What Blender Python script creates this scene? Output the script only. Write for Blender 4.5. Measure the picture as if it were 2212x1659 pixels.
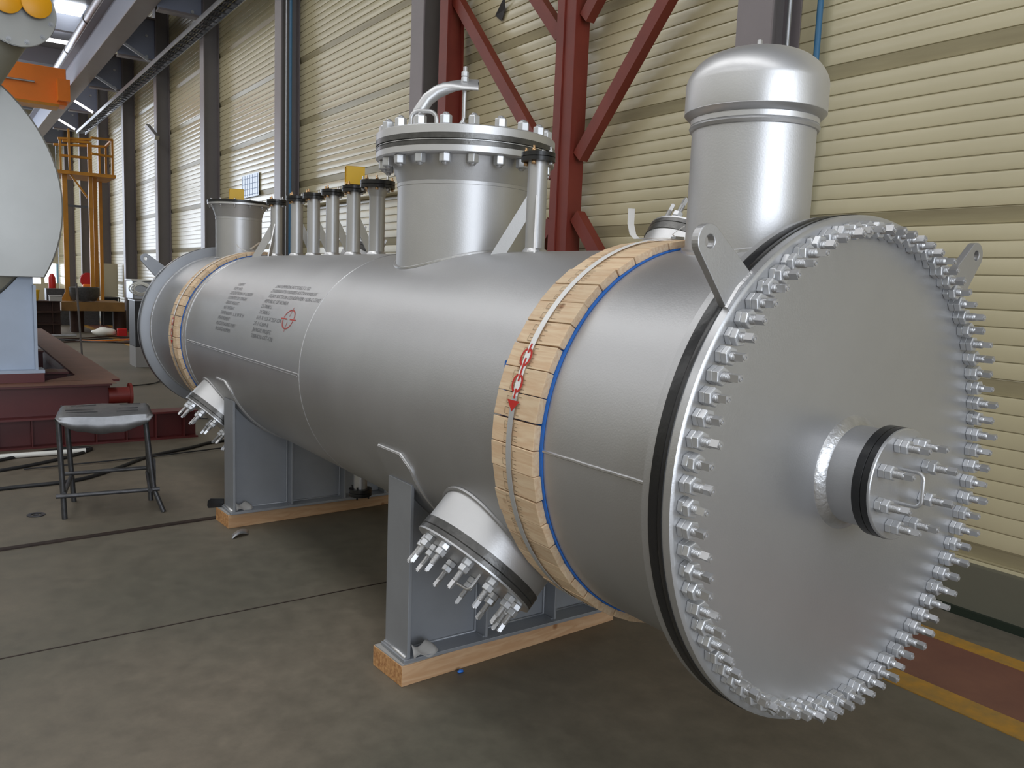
import bpy, bmesh, math, random
from mathutils import Vector, Matrix
random.seed(7)
PI = math.pi
for o in list(bpy.data.objects):
    bpy.data.objects.remove(o)
S = bpy.context.scene
COL = S.collection

# ---------------------------------------------------------------- camera
ZC = 1.2856                      # height of the vessel's axis
cam_d = bpy.data.cameras.new('camera')
cam = bpy.data.objects.new('camera', cam_d); COL.objects.link(cam)
cam_d.sensor_width = 36; cam_d.sensor_fit = 'HORIZONTAL'
cam_d.lens = 1752.5 / 2212 * 36
cam_d.clip_start = .05; cam_d.clip_end = 200
yaw, pitch, roll = .6173, -.123, .0393
F = Vector((math.sin(yaw)*math.cos(pitch), math.cos(yaw)*math.cos(pitch), math.sin(pitch)))
r0 = Vector((math.cos(yaw), -math.sin(yaw), 0)); u0 = r0.cross(F)
Rv = r0*math.cos(roll) + u0*math.sin(roll); Uv = u0*math.cos(roll) - r0*math.sin(roll)
M = Matrix((Rv, Uv, -F)).transposed().to_4x4()
M.translation = Vector((-2.2674, -1.3887, 1.8199))
cam.matrix_world = M
S.camera = cam

# ---------------------------------------------------------------- world, light, exposure
w = bpy.data.worlds.new('world'); S.world = w; w.use_nodes = True
w.node_tree.nodes['Background'].inputs[0].default_value = (.75, .85, 1, 1)
w.node_tree.nodes['Background'].inputs[1].default_value = .6
S.view_settings.view_transform = 'Standard'; S.view_settings.look = 'None'
S.view_settings.gamma = 1; S.view_settings.exposure = 0.0
S.view_settings.use_curve_mapping = False

def area(name, loc, rot, sx, sy, rad, color):
    l = bpy.data.lights.new(name, 'AREA'); l.shape = 'RECTANGLE'; l.size = sx; l.size_y = sy
    l.energy = rad * PI * sx * sy; l.color = color
    o = bpy.data.objects.new(name, l); COL.objects.link(o); o.location = loc; o.rotation_euler = rot
    return o
# daylight through the roof lights, the open doors of both end walls and the high glazing opposite
area('roof_light_daylight', (-3.2, 17, 9.2), (0, 0, 0), 2.4, 52, 3.0, (1, .985, .95))
area('roof_light_daylight', (-10, 17, 9.2), (0, 0, 0), 2.6, 52, 3.0, (1, .985, .95))
area('near_door_daylight', (-2.2, -9.9, 3.3), (PI/2, 0, 0), 8.6, 6.0, 4.4, (.86, .92, 1))
area('far_door_daylight', (-7.0, 43.9, 4.5), (-PI/2, 0, 0), 11.0, 8.4, 5.5, (.80, .88, 1))
area('left_glazing_daylight', (-13.8, 15, 6.4), (0, -PI/2, 0), 2.6, 50, .7, (.92, .96, 1))

# ---------------------------------------------------------------- materials
def srgb(r, g, b):
    f = lambda c: (c/255/12.92) if c/255 <= .04045 else ((c/255+.055)/1.055)**2.4
    return (f(r), f(g), f(b), 1)
MATS = {}
def mat(name, col, metal=0.0, rough=.5, var=.0, vscale=4.0, bump=0.0, bscale=60.0, col2=None, stretch=None, spec=.5, rvar=0.0, emit=None, estr=0, alpha=None, coat=0):
    m = bpy.data.materials.new(name); m.use_nodes = True; nt = m.node_tree; b = nt.nodes['Principled BSDF']
    b.inputs['Base Color'].default_value = col; b.inputs['Metallic'].default_value = metal
    b.inputs['Roughness'].default_value = rough; b.inputs['Specular IOR Level'].default_value = spec
    if coat: b.inputs['Coat Weight'].default_value = coat; b.inputs['Coat Roughness'].default_value = .25
    if emit: b.inputs['Emission Color'].default_value = emit; b.inputs['Emission Strength'].default_value = estr
    if alpha is not None: b.inputs['Alpha'].default_value = alpha
    tc = nt.nodes.new('ShaderNodeTexCoord'); mp = nt.nodes.new('ShaderNodeMapping')
    nt.links.new(tc.outputs['Object'], mp.inputs[0])
    if stretch: mp.inputs['Scale'].default_value = stretch
    if var or col2 or rvar:
        n = nt.nodes.new('ShaderNodeTexNoise'); n.inputs['Scale'].default_value = vscale; n.inputs['Detail'].default_value = 6
        n.inputs['Roughness'].default_value = .6
        nt.links.new(mp.outputs[0], n.inputs[0])
        cr = nt.nodes.new('ShaderNodeValToRGB'); cr.color_ramp.elements[0].position = .32; cr.color_ramp.elements[1].position = .68
        c2 = col2 or tuple(min(1, c*(1+var)) for c in col[:3]) + (1,)
        c1 = col if col2 else tuple(c*(1-var) for c in col[:3]) + (1,)
        cr.color_ramp.elements[0].color = c1; cr.color_ramp.elements[1].color = c2
        nt.links.new(n.outputs[0], cr.inputs[0]); nt.links.new(cr.outputs[0], b.inputs['Base Color'])
        if rvar:
            mr = nt.nodes.new('ShaderNodeMapRange'); mr.inputs[3].default_value = rough-rvar; mr.inputs[4].default_value = rough+rvar
            mr.inputs[1].default_value = .3; mr.inputs[2].default_value = .7
            nt.links.new(n.outputs[0], mr.inputs[0]); nt.links.new(mr.outputs[0], b.inputs['Roughness'])
    if bump:
        n2 = nt.nodes.new('ShaderNodeTexNoise'); n2.inputs['Scale'].default_value = bscale; n2.inputs['Detail'].default_value = 3
        nt.links.new(mp.outputs[0], n2.inputs[0])
        bp = nt.nodes.new('ShaderNodeBump'); bp.inputs['Strength'].default_value = bump; bp.inputs['Distance'].default_value = .002
        nt.links.new(n2.outputs[0], bp.inputs['Height']); nt.links.new(bp.outputs[0], b.inputs['Normal'])
    MATS[name] = m
    return m
SILVER = mat('aluminium_paint', (.49, .49, .50, 1), .80, .44, var=.05, vscale=1.7, bump=.18, bscale=160, rvar=.03)
SILVER2 = mat('aluminium_paint_cover', (.54, .545, .56, 1), .78, .35, var=.05, vscale=1.3, bump=.15, bscale=180)
SILVERD = mat('aluminium_paint_nozzle', (.57, .57, .58, 1), .76, .43, var=.05, vscale=2.0, bump=.15, bscale=160)
SILVERL = mat('aluminium_paint_bright', (.62, .62, .63, 1), .75, .40, var=.05, vscale=2.5, bump=.12, bscale=160)
SADDLE = mat('saddle_grey_paint', (.33, .345, .375, 1), .55, .48, var=.06, vscale=3, bump=.12, bscale=150)
WELD = mat('weld_bead', (.58, .58, .59, 1), .85, .36, var=.1, vscale=30, bump=1.0, bscale=70, stretch=(1, 1, 1))
BOLT = mat('painted_bolt_silver', (.55, .55, .56, 1), .75, .38, bump=.1, bscale=200)
NUTW = mat('painted_nut_bright', (.60, .61, .63, 1), .65, .36)
TAPE = mat('black_tape', (.012, .012, .013, 1), 0, .30, bump=.5, bscale=40, spec=.5)
TAPE2 = mat('dark_grey_tape', (.12, .118, .115, 1), .7, .30, var=.4, vscale=6, bump=.5, bscale=50)
WOODC = None
def wood(name, c1, c2, stretch, ring=(.30, .14, .06, 1), rnd=.25):
    m = bpy.data.materials.new(name); m.use_nodes = True; nt = m.node_tree; b = nt.nodes['Principled BSDF']
    N = nt.nodes.new; L = nt.links.new
    tc = N('ShaderNodeTexCoord'); oi = N('ShaderNodeObjectInfo'); mp = N('ShaderNodeMapping'); mp.inputs['Scale'].default_value = stretch
    cb = N('ShaderNodeVectorMath'); cb.operation = 'MULTIPLY_ADD'
    L(oi.outputs['Random'], cb.inputs[0]); cb.inputs[1].default_value = (37, 19, 53); L(tc.outputs['Object'], cb.inputs[2])
    L(cb.outputs[0], mp.inputs[0])
    wv = N('ShaderNodeTexNoise'); wv.inputs['Scale'].default_value = 1; wv.inputs['Detail'].default_value = 5; wv.inputs['Distortion'].default_value = 1.5
    L(mp.outputs[0], wv.inputs[0])
    cr = N('ShaderNodeValToRGB'); cr.color_ramp.elements[0].position = .38; cr.color_ramp.elements[1].position = .62
    cr.color_ramp.elements[0].color = c1; cr.color_ramp.elements[1].color = c2; L(wv.outputs[0], cr.inputs[0])
    vo = N('ShaderNodeTexVoronoi'); vo.inputs['Scale'].default_value = 5.5; L(cb.outputs[0], vo.inputs[0])
    kr = N('ShaderNodeValToRGB'); kr.color_ramp.elements[0].position = .05; kr.color_ramp.elements[1].position = .12
    kr.color_ramp.elements[0].color = (1, 1, 1, 1); kr.color_ramp.elements[1].color = (0, 0, 0, 1); L(vo.outputs['Distance'], kr.inputs[0])
    mx = N('ShaderNodeMix'); mx.data_type = 'RGBA'; L(kr.outputs[0], mx.inputs[0]); L(cr.outputs[0], mx.inputs[6]); mx.inputs[7].default_value = ring
    hs = N('ShaderNodeHueSaturation'); mr = N('ShaderNodeMapRange'); mr.inputs[3].default_value = 1-rnd*.6; mr.inputs[4].default_value = 1+rnd*.5
    L(oi.outputs['Random'], mr.inputs[0]); L(mr.outputs[0], hs.inputs['Value']); L(mx.outputs[2], hs.inputs['Color']); L(hs.outputs[0], b.inputs['Base Color'])
    b.inputs['Roughness'].default_value = .65
    bp = N('ShaderNodeBump'); bp.inputs['Strength'].default_value = .25; bp.inputs['Distance'].default_value = .002; L(wv.outputs[0], bp.inputs['Height']); L(bp.outputs[0], b.inputs['Normal'])
    return m
LUMBER = wood('pale_lumber', srgb(214, 182, 148), srgb(226, 202, 170), (40, 4, 40))
TIMBER = wood('timber_beam', srgb(186, 146, 108), srgb(200, 164, 128), (2.5, 25, 25), rnd=.1)
CHIP = mat('chipboard_end', srgb(150, 100, 60), 0, .8, vscale=60, col2=srgb(206, 160, 108), bump=.6, bscale=90)
BLUE = mat('blue_plastic_sheet', srgb(40, 112, 205), 0, .45)
STRAP = mat('white_strap', srgb(236, 236, 236), 0, .4)
STRAPG = mat('grey_strap', srgb(176, 176, 176), 0, .35)
RED = mat('red_stencil_paint', srgb(190, 32, 20), 0, .6)
REDF = mat('faded_red_stencil', srgb(176, 60, 52), 0, .6)
INK = mat('faded_black_stencil', (.20, .20, .21, 1), .6, .45)
INKW = mat('lumber_ink_stamp', srgb(120, 96, 70), 0, .7)
YEL = mat('yellow_paint', srgb(222, 176, 0), 0, .42, var=.05)
OCHRE = mat('dull_ochre_paint', srgb(126, 92, 44), 0, .55, var=.15, vscale=3)
YELD = mat('yellow_tower_paint', srgb(184, 124, 26), 0, .5, var=.15, vscale=3)
CAPO = mat('yellow_orange_cap', srgb(238, 168, 20), 0, .4)
DKV = mat('olive_grey_metal', srgb(150, 148, 136), .2, .5, var=.06, vscale=2)  # one even tone for shell and nozzle pipe, darker than the end sheet
ORANGE = mat('orange_crane_paint', srgb(236, 128, 30), 0, .45, var=.08, vscale=1)
REDP = mat('red_oxide_steel', srgb(108, 38, 26), 0, .5, var=.12, vscale=3, col2=srgb(122, 46, 32))
REDFR = mat('dark_red_primer', srgb(92, 34, 34), 0, .42, var=.15, vscale=2)
DUSTY = mat('dusty_red_steel', srgb(120, 84, 68), 0, .6, var=.15, vscale=3)
BROWN = mat('brown_rusty_steel', srgb(58, 34, 26), .1, .6, var=.25, vscale=4)
COLG = mat('grey_column_paint', srgb(128, 120, 122), 0, .42, var=.06, vscale=2)
COLD = mat('dark_grey_paint', srgb(118, 113, 112), 0, .5, var=.06, vscale=2)
CLAD = mat('beige_cladding', srgb(193, 183, 150), .0, .27, var=.05, vscale=1.2, spec=.85)
GALV = mat('galvanised_steel', (.42, .43, .45, 1), .8, .4, var=.1, vscale=12)
DUCT = mat('bright_duct_metal', (.42, .42, .44, 1), .85, .42, bump=.4, bscale=5)
BLUEP = mat('blue_pipe_paint', srgb(52, 104, 140), 0, .45)
BLK = mat('black_rubber', (.02, .02, .022, 1), 0, .5)
DSTEEL = mat('dark_tube_steel', (.09, .09, .095, 1), .7, .45, var=.2, vscale=20)
SHEET = mat('bare_sheet_steel', (.22, .22, .225, 1), .8, .42, var=.3, vscale=5, bump=.4, bscale=9)
PAPER = mat('grey_paper', srgb(160, 158, 156), 0, .6)
WHITEP = mat('white_plastic', srgb(235, 235, 230), 0, .4)
LVES = mat('pale_primer_metal', (.39, .395, .385, 1), .5, .40, var=.06, vscale=1.5, bump=.9, bscale=1.6)
LSAD = mat('pale_blue_grey_saddle', srgb(170, 182, 200), .2, .5, var=.04)
LAMP = mat('lamp_tube', (1, 1, 1, 1), 0, .4, emit=(1, .98, 1, 1), estr=6)
SKY = mat('bright_window_pane', (1, 1, 1, 1), 0, .4, emit=(.9, .95, 1, 1), estr=5)
ROOF = mat('roof_deck_paint', srgb(134, 138, 150), 0, .5)
WALLB = mat('plain_beige_wall', srgb(186, 180, 158), 0, .5)
BRASS = mat('brass_bolt', (.6, .38, .2, 1), .8, .35)
BLUEGREY = mat('bluegrey_bracket_paint', srgb(146, 152, 172), 0, .45)

# ---------------------------------------------------------------- mesh helpers
class MB:
    """collects shapes in world coordinates; build() links them as one mesh object"""
    def __init__(s): s.v = []; s.f = []; s.mi = []; s.sm = []
    def add(s, vs, fs, mi=0, smooth=False):
        n = len(s.v); s.v += [Vector(v) for v in vs]
        for f in fs: s.f.append([i+n for i in f]); s.mi.append(mi); s.sm.append(smooth)
        return s
    def box(s, a, b, mi=0, M=None):
        x0, y0, z0 = a; x1, y1, z1 = b
        vs = [Vector(p) for p in ((x0,y0,z0),(x1,y0,z0),(x1,y1,z0),(x0,y1,z0),(x0,y0,z1),(x1,y0,z1),(x1,y1,z1),(x0,y1,z1))]
        if M: vs = [M @ v for v in vs]
        return s.add(vs, [(0,3,2,1),(4,5,6,7),(0,1,5,4),(1,2,6,5),(2,3,7,6),(3,0,4,7)], mi)
    def beam(s, p, q, w, h, up=(0,0,1), mi=0):
        """rectangular bar from p to q"""
        p, q = Vector(p), Vector(q); d = (q-p).normalized(); u = Vector(up); sd = d.cross(u).normalized(); u = sd.cross(d)
        vs = [P + sd*a*w/2 + u*b*h/2 for P in (p, q) for a, b in ((-1,-1),(1,-1),(1,1),(-1,1))]
        return s.add(vs, [(3,2,1,0),(4,5,6,7),(0,1,5,4),(1,2,6,5),(2,3,7,6),(3,0,4,7)], mi)
    def lathe(s, prof, M, seg=48, mi=0, smooth=True, cap0=True, cap1=True):
        """prof: (radius, height) along local z of M.  Sharp rings are split so faces stay crisp."""
        rings = []
        for r, h in prof:
            rings.append([M @ Vector((r*math.cos(2*PI*k/seg), r*math.sin(2*PI*k/seg), h)) for k in range(seg)])
        for i in range(len(prof)-1):
            if (Vector(prof[i])-Vector(prof[i+1])).length < 1e-7: continue
            s.add(rings[i]+rings[i+1], [(k, (k+1)%seg, seg+(k+1)%seg, seg+k) for k in range(seg)], mi, smooth)
        if cap0 and prof[0][0] > 1e-5: s.add(rings[0], [tuple(range(seg-1, -1, -1))], mi)
        if cap1 and prof[-1][0] > 1e-5: s.add(rings[-1], [tuple(range(seg))], mi)
        return s
    def cyl(s, p, q, r, seg=16, mi=0, r2=None):
        p, q = Vector(p), Vector(q); d = q-p
        return s.lathe([(r, 0), (r if r2 is None else r2, d.length)], frame(p, d), seg, mi)
    def tube(s, pts, r, seg=10, mi=0, closed=False, rs=None, flat=None):
        pts = [Vector(p) for p in pts]; n = len(pts); rings = []
        t0 = (pts[1]-pts[0]).normalized(); ref = Vector((0,0,1)) if abs(t0.z) < .9 else Vector((1,0,0))
        nrm = (ref - t0*ref.dot(t0)).normalized()
        for i, p in enumerate(pts):
            a = pts[(i-1) % n] if (closed or i > 0) else p; b = pts[(i+1) % n] if (closed or i < n-1) else p
            t = (b-a).normalized(); nrm = (nrm - t*nrm.dot(t)).normalized(); bi = t.cross(nrm)
            rr = rs[i] if rs else r; fa, fb = flat[i] if flat else (1, 1)
            rings.append([p + nrm*math.cos(2*PI*k/seg)*rr*fa + bi*math.sin(2*PI*k/seg)*rr*fb for k in range(seg)])
        vs = [v for R_ in rings for v in R_]; fs = []
        for i in range(n if closed else n-1):
            j = (i+1) % n
            fs += [(i*seg+k, i*seg+(k+1)%seg, j*seg+(k+1)%seg, j*seg+k) for k in range(seg)]
        s.add(vs, fs, mi, True)
        if not closed:
            s.add(rings[0], [tuple(range(seg-1, -1, -1))], mi); s.add(rings[-1], [tuple(range(seg))], mi)
        return s
    def prism(s, poly, M, t, mi=0, mi_top=None):
        """polygon in local xy of M extruded along local z from 0 to t"""
        n = len(poly); a = [M @ Vector((x, y, 0)) for x, y in poly]; b = [M @ Vector((x, y, t)) for x, y in poly]
        return s.add(a+b, [tuple(range(n-1, -1, -1)), tuple(range(n, 2*n))] + [(i, (i+1)%n, n+(i+1)%n, n+i) for i in range(n)], mi)
    def build(s, name, m, parent=None, bevel=0, seg=2, angle=40, merge=True):
        me = bpy.data.meshes.new(name)
        base = parent['_o'] if False else (WORLD[parent.name] if parent else None)
        off = base if base is not None else s.origin()
        me.from_pydata([v-off for v in s.v], [], s.f)
        ms = m if isinstance(m, (list, tuple)) else [m]
        for x in ms: me.materials.append(x)
        for p, i, sm in zip(me.polygons, s.mi, s.sm): p.material_index = i; p.use_smooth = sm
        bm = bmesh.new(); bm.from_mesh(me)
        if merge: bmesh.ops.remove_doubles(bm, verts=bm.verts, dist=1e-5)
        bmesh.ops.recalc_face_normals(bm, faces=bm.faces)
        for e in bm.edges:
            if len(e.link_faces) == 2 and e.calc_face_angle(0) > math.radians(angle): e.smooth = False
        bm.to_mesh(me); bm.free(); me.update()
        o = bpy.data.objects.new(name, me); COL.objects.link(o)
        if parent: o.parent = parent; WORLD[o.name] = off
        else: o.location = off; WORLD[o.name] = off
        if bevel:
            b = o.modifiers.new('bevel', 'BEVEL'); b.width = bevel; b.segments = seg; b.limit_method = 'ANGLE'; b.angle_limit = math.radians(35)
        return o
    def origin(s):
        xs = [v.x for v in s.v]; ys = [v.y for v in s.v]; zs = [v.z for v in s.v]
        return Vector(((min(xs)+max(xs))/2, (min(ys)+max(ys))/2, min(zs)))
WORLD = {}
def frame(p, d, xref=None):
    """matrix at p whose local z runs along d"""
    z = Vector(d).normalized(); r = Vector(xref) if xref else (Vector((0,0,1)) if abs(z.z) < .9 else Vector((1,0,0)))
    x = (r - z*r.dot(z)).normalized(); y = z.cross(x)
    m = Matrix((x, y, z)).transposed().to_4x4(); m.translation = Vector(p); return m
def thing(name, label, cat, loc=(0,0,0), group=None):
    o = bpy.data.objects.new(name, None); COL.objects.link(o); o.location = loc; o.empty_display_size = .1
    WORLD[o.name] = Vector(loc); tag(o, label, cat, group); return o
def tag(o, label, cat, group=None, kind=None):
    o['label'] = label; o['category'] = cat
    if group: o['group'] = group
    if kind: o['kind'] = kind
    return o
def struct(o): o['kind'] = 'structure'; return o
def inst(name, data, parent, Mw, pworld):
    """a copy sharing mesh data, placed by world matrix Mw under parent whose world matrix is pworld"""
    o = bpy.data.objects.new(name, data); COL.objects.link(o); o.parent = parent
    o.matrix_basis = pworld.inverted() @ Mw
    return o
def T(v): return Matrix.Translation(Vector(v))
def pc(ang, y, R): # polar point on the vessel: ang in degrees up from the -x side
    a = math.radians(ang); return Vector((-R*math.cos(a), y, ZC + R*math.sin(a)))
YAX = frame((0, 0, ZC), (0, 1, 0))          # local z = +y along vessel axis
def ymat(y): return frame((0, y, ZC), (0, 1, 0))
def arc(n, a0, a1): return [a0+(a1-a0)*i/n for i in range(n+1)]
def circ(r, n=32, c=(0, 0), a0=0, a1=2*PI): return [(c[0]+r*math.cos(a0+(a1-a0)*i/n), c[1]+r*math.sin(a0+(a1-a0)*i/n)) for i in range(n)]

# ---------------------------------------------------------------- the hall
XW = 2.62
m = bpy.data.materials.new('concrete_floor'); m.use_nodes = True; nt = m.node_tree; b = nt.nodes['Principled BSDF']
N = nt.nodes.new; L = nt.links.new
tc = N('ShaderNodeTexCoord')
n1 = N('ShaderNodeTexNoise'); n1.inputs['Scale'].default_value = .55; n1.inputs['Detail'].default_value = 8; L(tc.outputs['Object'], n1.inputs[0])
r1 = N('ShaderNodeValToRGB'); r1.color_ramp.elements[0].position = .35; r1.color_ramp.elements[1].position = .66
r1.color_ramp.elements[0].color = srgb(96, 92, 80); r1.color_ramp.elements[1].color = srgb(122, 112, 98); L(n1.outputs[0], r1.inputs[0])
n2 = N('ShaderNodeTexNoise'); n2.inputs['Scale'].default_value = 9; n2.inputs['Detail'].default_value = 8; n2.inputs['Roughness'].default_value = .7; L(tc.outputs['Object'], n2.inputs[0])
r2 = N('ShaderNodeValToRGB'); r2.color_ramp.elements[0].position = .3; r2.color_ramp.elements[1].position = .7
r2.color_ramp.elements[0].color = (.74, .74, .74, 1); r2.color_ramp.elements[1].color = (1.1, 1.1, 1.1, 1); L(n2.outputs[0], r2.inputs[0])
mm = N('ShaderNodeMix'); mm.data_type = 'RGBA'; mm.blend_type = 'MULTIPLY'; mm.inputs[0].default_value = 1; L(r1.outputs[0], mm.inputs[6]); L(r2.outputs[0], mm.inputs[7])
L(mm.outputs[2], b.inputs['Base Color'])
mr = N('ShaderNodeMapRange'); mr.inputs[3].default_value = .42; mr.inputs[4].default_value = .7; L(n2.outputs[0], mr.inputs[0]); L(mr.outputs[0], b.inputs['Roughness'])
bp = N('ShaderNodeBump'); bp.inputs['Strength'].default_value = .15; bp.inputs['Distance'].default_value = .004; L(n2.outputs[0], bp.inputs['Height']); L(bp.outputs[0], b.inputs['Normal'])
CONC = m
struct(MB().box((-14, -10, -.3), (3.2, 44.2, 0)).build('floor', CONC))
# expansion joints: a raised rusty steel strip and thin saw cuts
JOINT = mat('dark_joint_steel', srgb(52, 40, 34), .3, .6, var=.3, vscale=8)
struct(MB().beam((-6, 4.30, .004), (2.5, 4.86, .004), .05, .012).build('trim_1', JOINT))
struct(MB().beam((-6, 2.85, .001), (2.5, 2.88, .001), .008, .003).build('trim_2', JOINT))
WALKR = mat('worn_red_walkway_paint', srgb(104, 66, 56), 0, .45, vscale=5, col2=srgb(116, 76, 62))
WALKY = mat('worn_yellow_line_paint', srgb(140, 112, 60), 0, .5, vscale=12, col2=srgb(176, 128, 40))
struct(MB().box((1.53, -10, .0), (2.10, 44, .002)).build('floor_walkway', WALKR))
struct(MB().box((1.38, -10, .0), (1.54, 44, .004)).build('floor_line', WALKY))
struct(MB().box((2.08, -10, .0), (2.20, 44, .004)).build('floor_line', WALKY))
KERB = mat('grey_green_kerb', srgb(104, 102, 88), 0, .6, var=.06, vscale=2)
struct(MB().box((2.56, -10, 0), (3.1, 44, .305)).build('baseboard_right', KERB))
KLINE = mat('dark_green_paint', srgb(34, 44, 34), 0, .5)
struct(MB().box((2.535, -10, 0), (2.56, 44, .045)).build('trim_3', KLINE))

# cladding: one metre sheets, ten weatherboard ribs each, every tenth strip set back
p = .0968; z0 = 2.266
k0 = int(math.floor((.30-z0)/p)); prof = []; dirty_shaded = []
zz = k0
while z0 + zz*p < 9.0:
    zb = z0+zz*p
    rec = (zz % 10 == 0)
    if rec:
        dirty_shaded += [len(prof), len(prof)+1, len(prof)+2]
        prof += [(-.002, zb), (.030, zb+.002), (.017, zb+p*.5), (.006, zb+p-.008), (.008, zb+p-.001)]
    else:
        prof += [(-.003, zb+.0005), (-.004, zb+.007), (-.0034, zb+p*.4), (-.0018, zb+p*.8), (.0005, zb+p-.008), (.006, zb+p-.003), (.006, zb+p-.0002)]
    zz += 1
c = MB(); ys = (-10, 44)
vs = [(XW+dx, y, max(z, .30)) for y in ys for dx, z in prof]; n = len(prof)
c.add(vs, [(i, i+1, n+i+1, n+i) for i in range(n-1)], 0, True)
c.mi = [1 if i in dirty_shaded else 0 for i in range(n-1)]
GRIME_SHADE = mat('grimy_shaded_cladding', srgb(148, 138, 110), 0, .4, vscale=1.0, col2=srgb(178, 168, 136), stretch=(1, .5, 6))  # set-back strips: grime, with the shade of the recess painted into the colour
struct(c.build('wall_right', [CLAD, GRIME_SHADE], angle=28))
struct(MB().box((XW+.05, -10, .3), (XW+.25, 44, 9.6)).build('wall_right_core', COLD))
# far wall with its small windows, left wall, near wall, roof
FX = 33.0
def wall_with_holes(name, y, x0, x1, z0_, z1, holes, t, mt):
    mb = MB(); xs = sorted({x0, x1, *[h[0] for h in holes], *[h[1] for h in holes]}); zs = sorted({z0_, z1, *[h[2] for h in holes], *[h[3] for h in holes]})
    for i in range(len(xs)-1):
        for j in range(len(zs)-1):
            cx, cz = (xs[i]+xs[i+1])/2, (zs[j]+zs[j+1])/2
            if any(h[0] < cx < h[1] and h[2] < cz < h[3] for h in holes): continue
            mb.box((xs[i], y, zs[j]), (xs[i+1], y+t, zs[j+1]))
    return struct(mb.build(name, mt))
wall_with_holes('wall_far', 44.0, -14, 2.6, 0, 9.6, [(2.0, 2.58, .97, 1.92), (1.30, 1.83, .93, 1.27), (-12.5, -1.5, .3, 8.7)], .2, WALLB)
struct(MB().box((2.0, 44.06, .97), (2.5, 44.08, 1.92)).build('window_1', SKY))
struct(MB().box((1.30, 44.06, .93), (1.83, 44.08, 1.27)).build('window_2', SKY))
struct(MB().box((2.5, 44.0, .97), (2.58, 44.06, 1.92)).build('window_1_frame', mat('light_blue_frame', srgb(120, 180, 220), 0, .4)))
struct(MB().box((-14.2, -10, 0), (-14, 44, 9.6)).build('wall_left', WALLB))
wall_with_holes('wall_near', -10.2, -14, 2.6, 0, 9.6, [(-6.5, 2.1, .3, 6.3)], .2, WALLB)
# roof deck with openings under the roof lights
r = MB()
for a, b_ in ((-14.2, -11.3), (-8.7, -4.4), (-2.0, 3.0)): r.box((a, -10.2, 9.3), (b_, 44.2, 9.5))
struct(r.build('ceiling', ROOF))
rb = MB()
for y in range(-8, 44, 5): rb.box((-14, y, 8.75), (2.6, y+.22, 9.3))
struct(rb.build('trim_4', ROOF))

# ---------------------------------------------------------------- the big vessel
V = thing('pressure_vessel', 'large silver horizontal pressure vessel on two saddles, bolted round end cover facing the viewer', 'pressure vessel', (0, 3.3, 0))
VW = T((0, 3.3, 0))
R = .684; YF = 6.578
sh = MB()
sh.lathe([(R, .1), (R, YF-.02)], ymat(0), 160, 0, True, False, False)
shell = sh.build('shell', SILVER, V)
fl = MB(); fl.lathe([(R-.02, .055), (.775, .055), (.775, .105), (.767, .108), (R-.02, .108)], ymat(0), 160, 0, True, False, False)
fl.build('shell_flange', SILVER, V)
cv = MB(); cv.lathe([(0.0, 0), (.762, 0), (.768, -.0001), (.775, .004), (.775, .048), (.6, .049)], ymat(0), 160, 0, True, False, False)
cover = cv.build('cover_plate', SILVER2, V)
tp = MB(); tp.lathe([(.774, .030), (.7775, .031), (.7775, .043), (.7745, .049), (.7775, .055), (.7775, .078), (.774, .079)], ymat(0), 160, 0, True, False, False)
tp.build('flange_tape', TAPE, V)
# far end: flange, cover
ff = MB(); ff.lathe([(R-.02, YF), (.767, YF), (.775, YF+.004), (.775, YF+.05)], ymat(0), 128, 0, True, False, False)
ff.build('far_shell_flange', SADDLE, V)
ft = MB(); ft.lathe([(.7, YF+.05), (.777, YF+.05), (.777, YF+.085), (.7, YF+.086)], ymat(0), 128, 0, True, False, False); ft.build('far_flange_tape', TAPE, V)
fc = MB(); fc.lathe([(.775, YF+.085), (.775, YF+.13), (.0, YF+.131)], ymat(0), 128, 0, True, False, False); fc.build('far_cover_plate', SILVER, V)
# weld beads: rings and seams
def bead_ring(y, r_, w_, R_=R, name='weld_seam'):
    mb = MB(); n = 128
    pts = [pc(360*i/n, y, R_) for i in range(n)]
    mb.tube(pts, w_, 6, closed=True); return mb.build(name, WELD, V)
for y in (YF-.006,): bead_ring(y, R, .012)
bead_ring(.11, R, .007); bead_ring(2.84, R-.0012, .0026); bead_ring(5.32, R, .006); bead_ring(5.40, R, .0028)
def seam(y0, y1, ang, w_=.0045):
    mb = MB(); k = max(2, int((y1-y0)/.03)); mb.tube([pc(ang+random.uniform(-.06, .06), y0+(y1-y0)*i/k, R) for i in range(k+1)], w_, 6); return mb.build('weld_seam', WELD, V)
seam(.11, .66, 0, .0055); seam(2.85, 5.26, .0, .004); seam(2.87, 5.26, -1.0, .003)
mb = MB(); mb.tube([pc(0, 2.845, R), pc(-1.0, 2.845, R)], .004, 6); mb.build('weld_seam', WELD, V)

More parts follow.
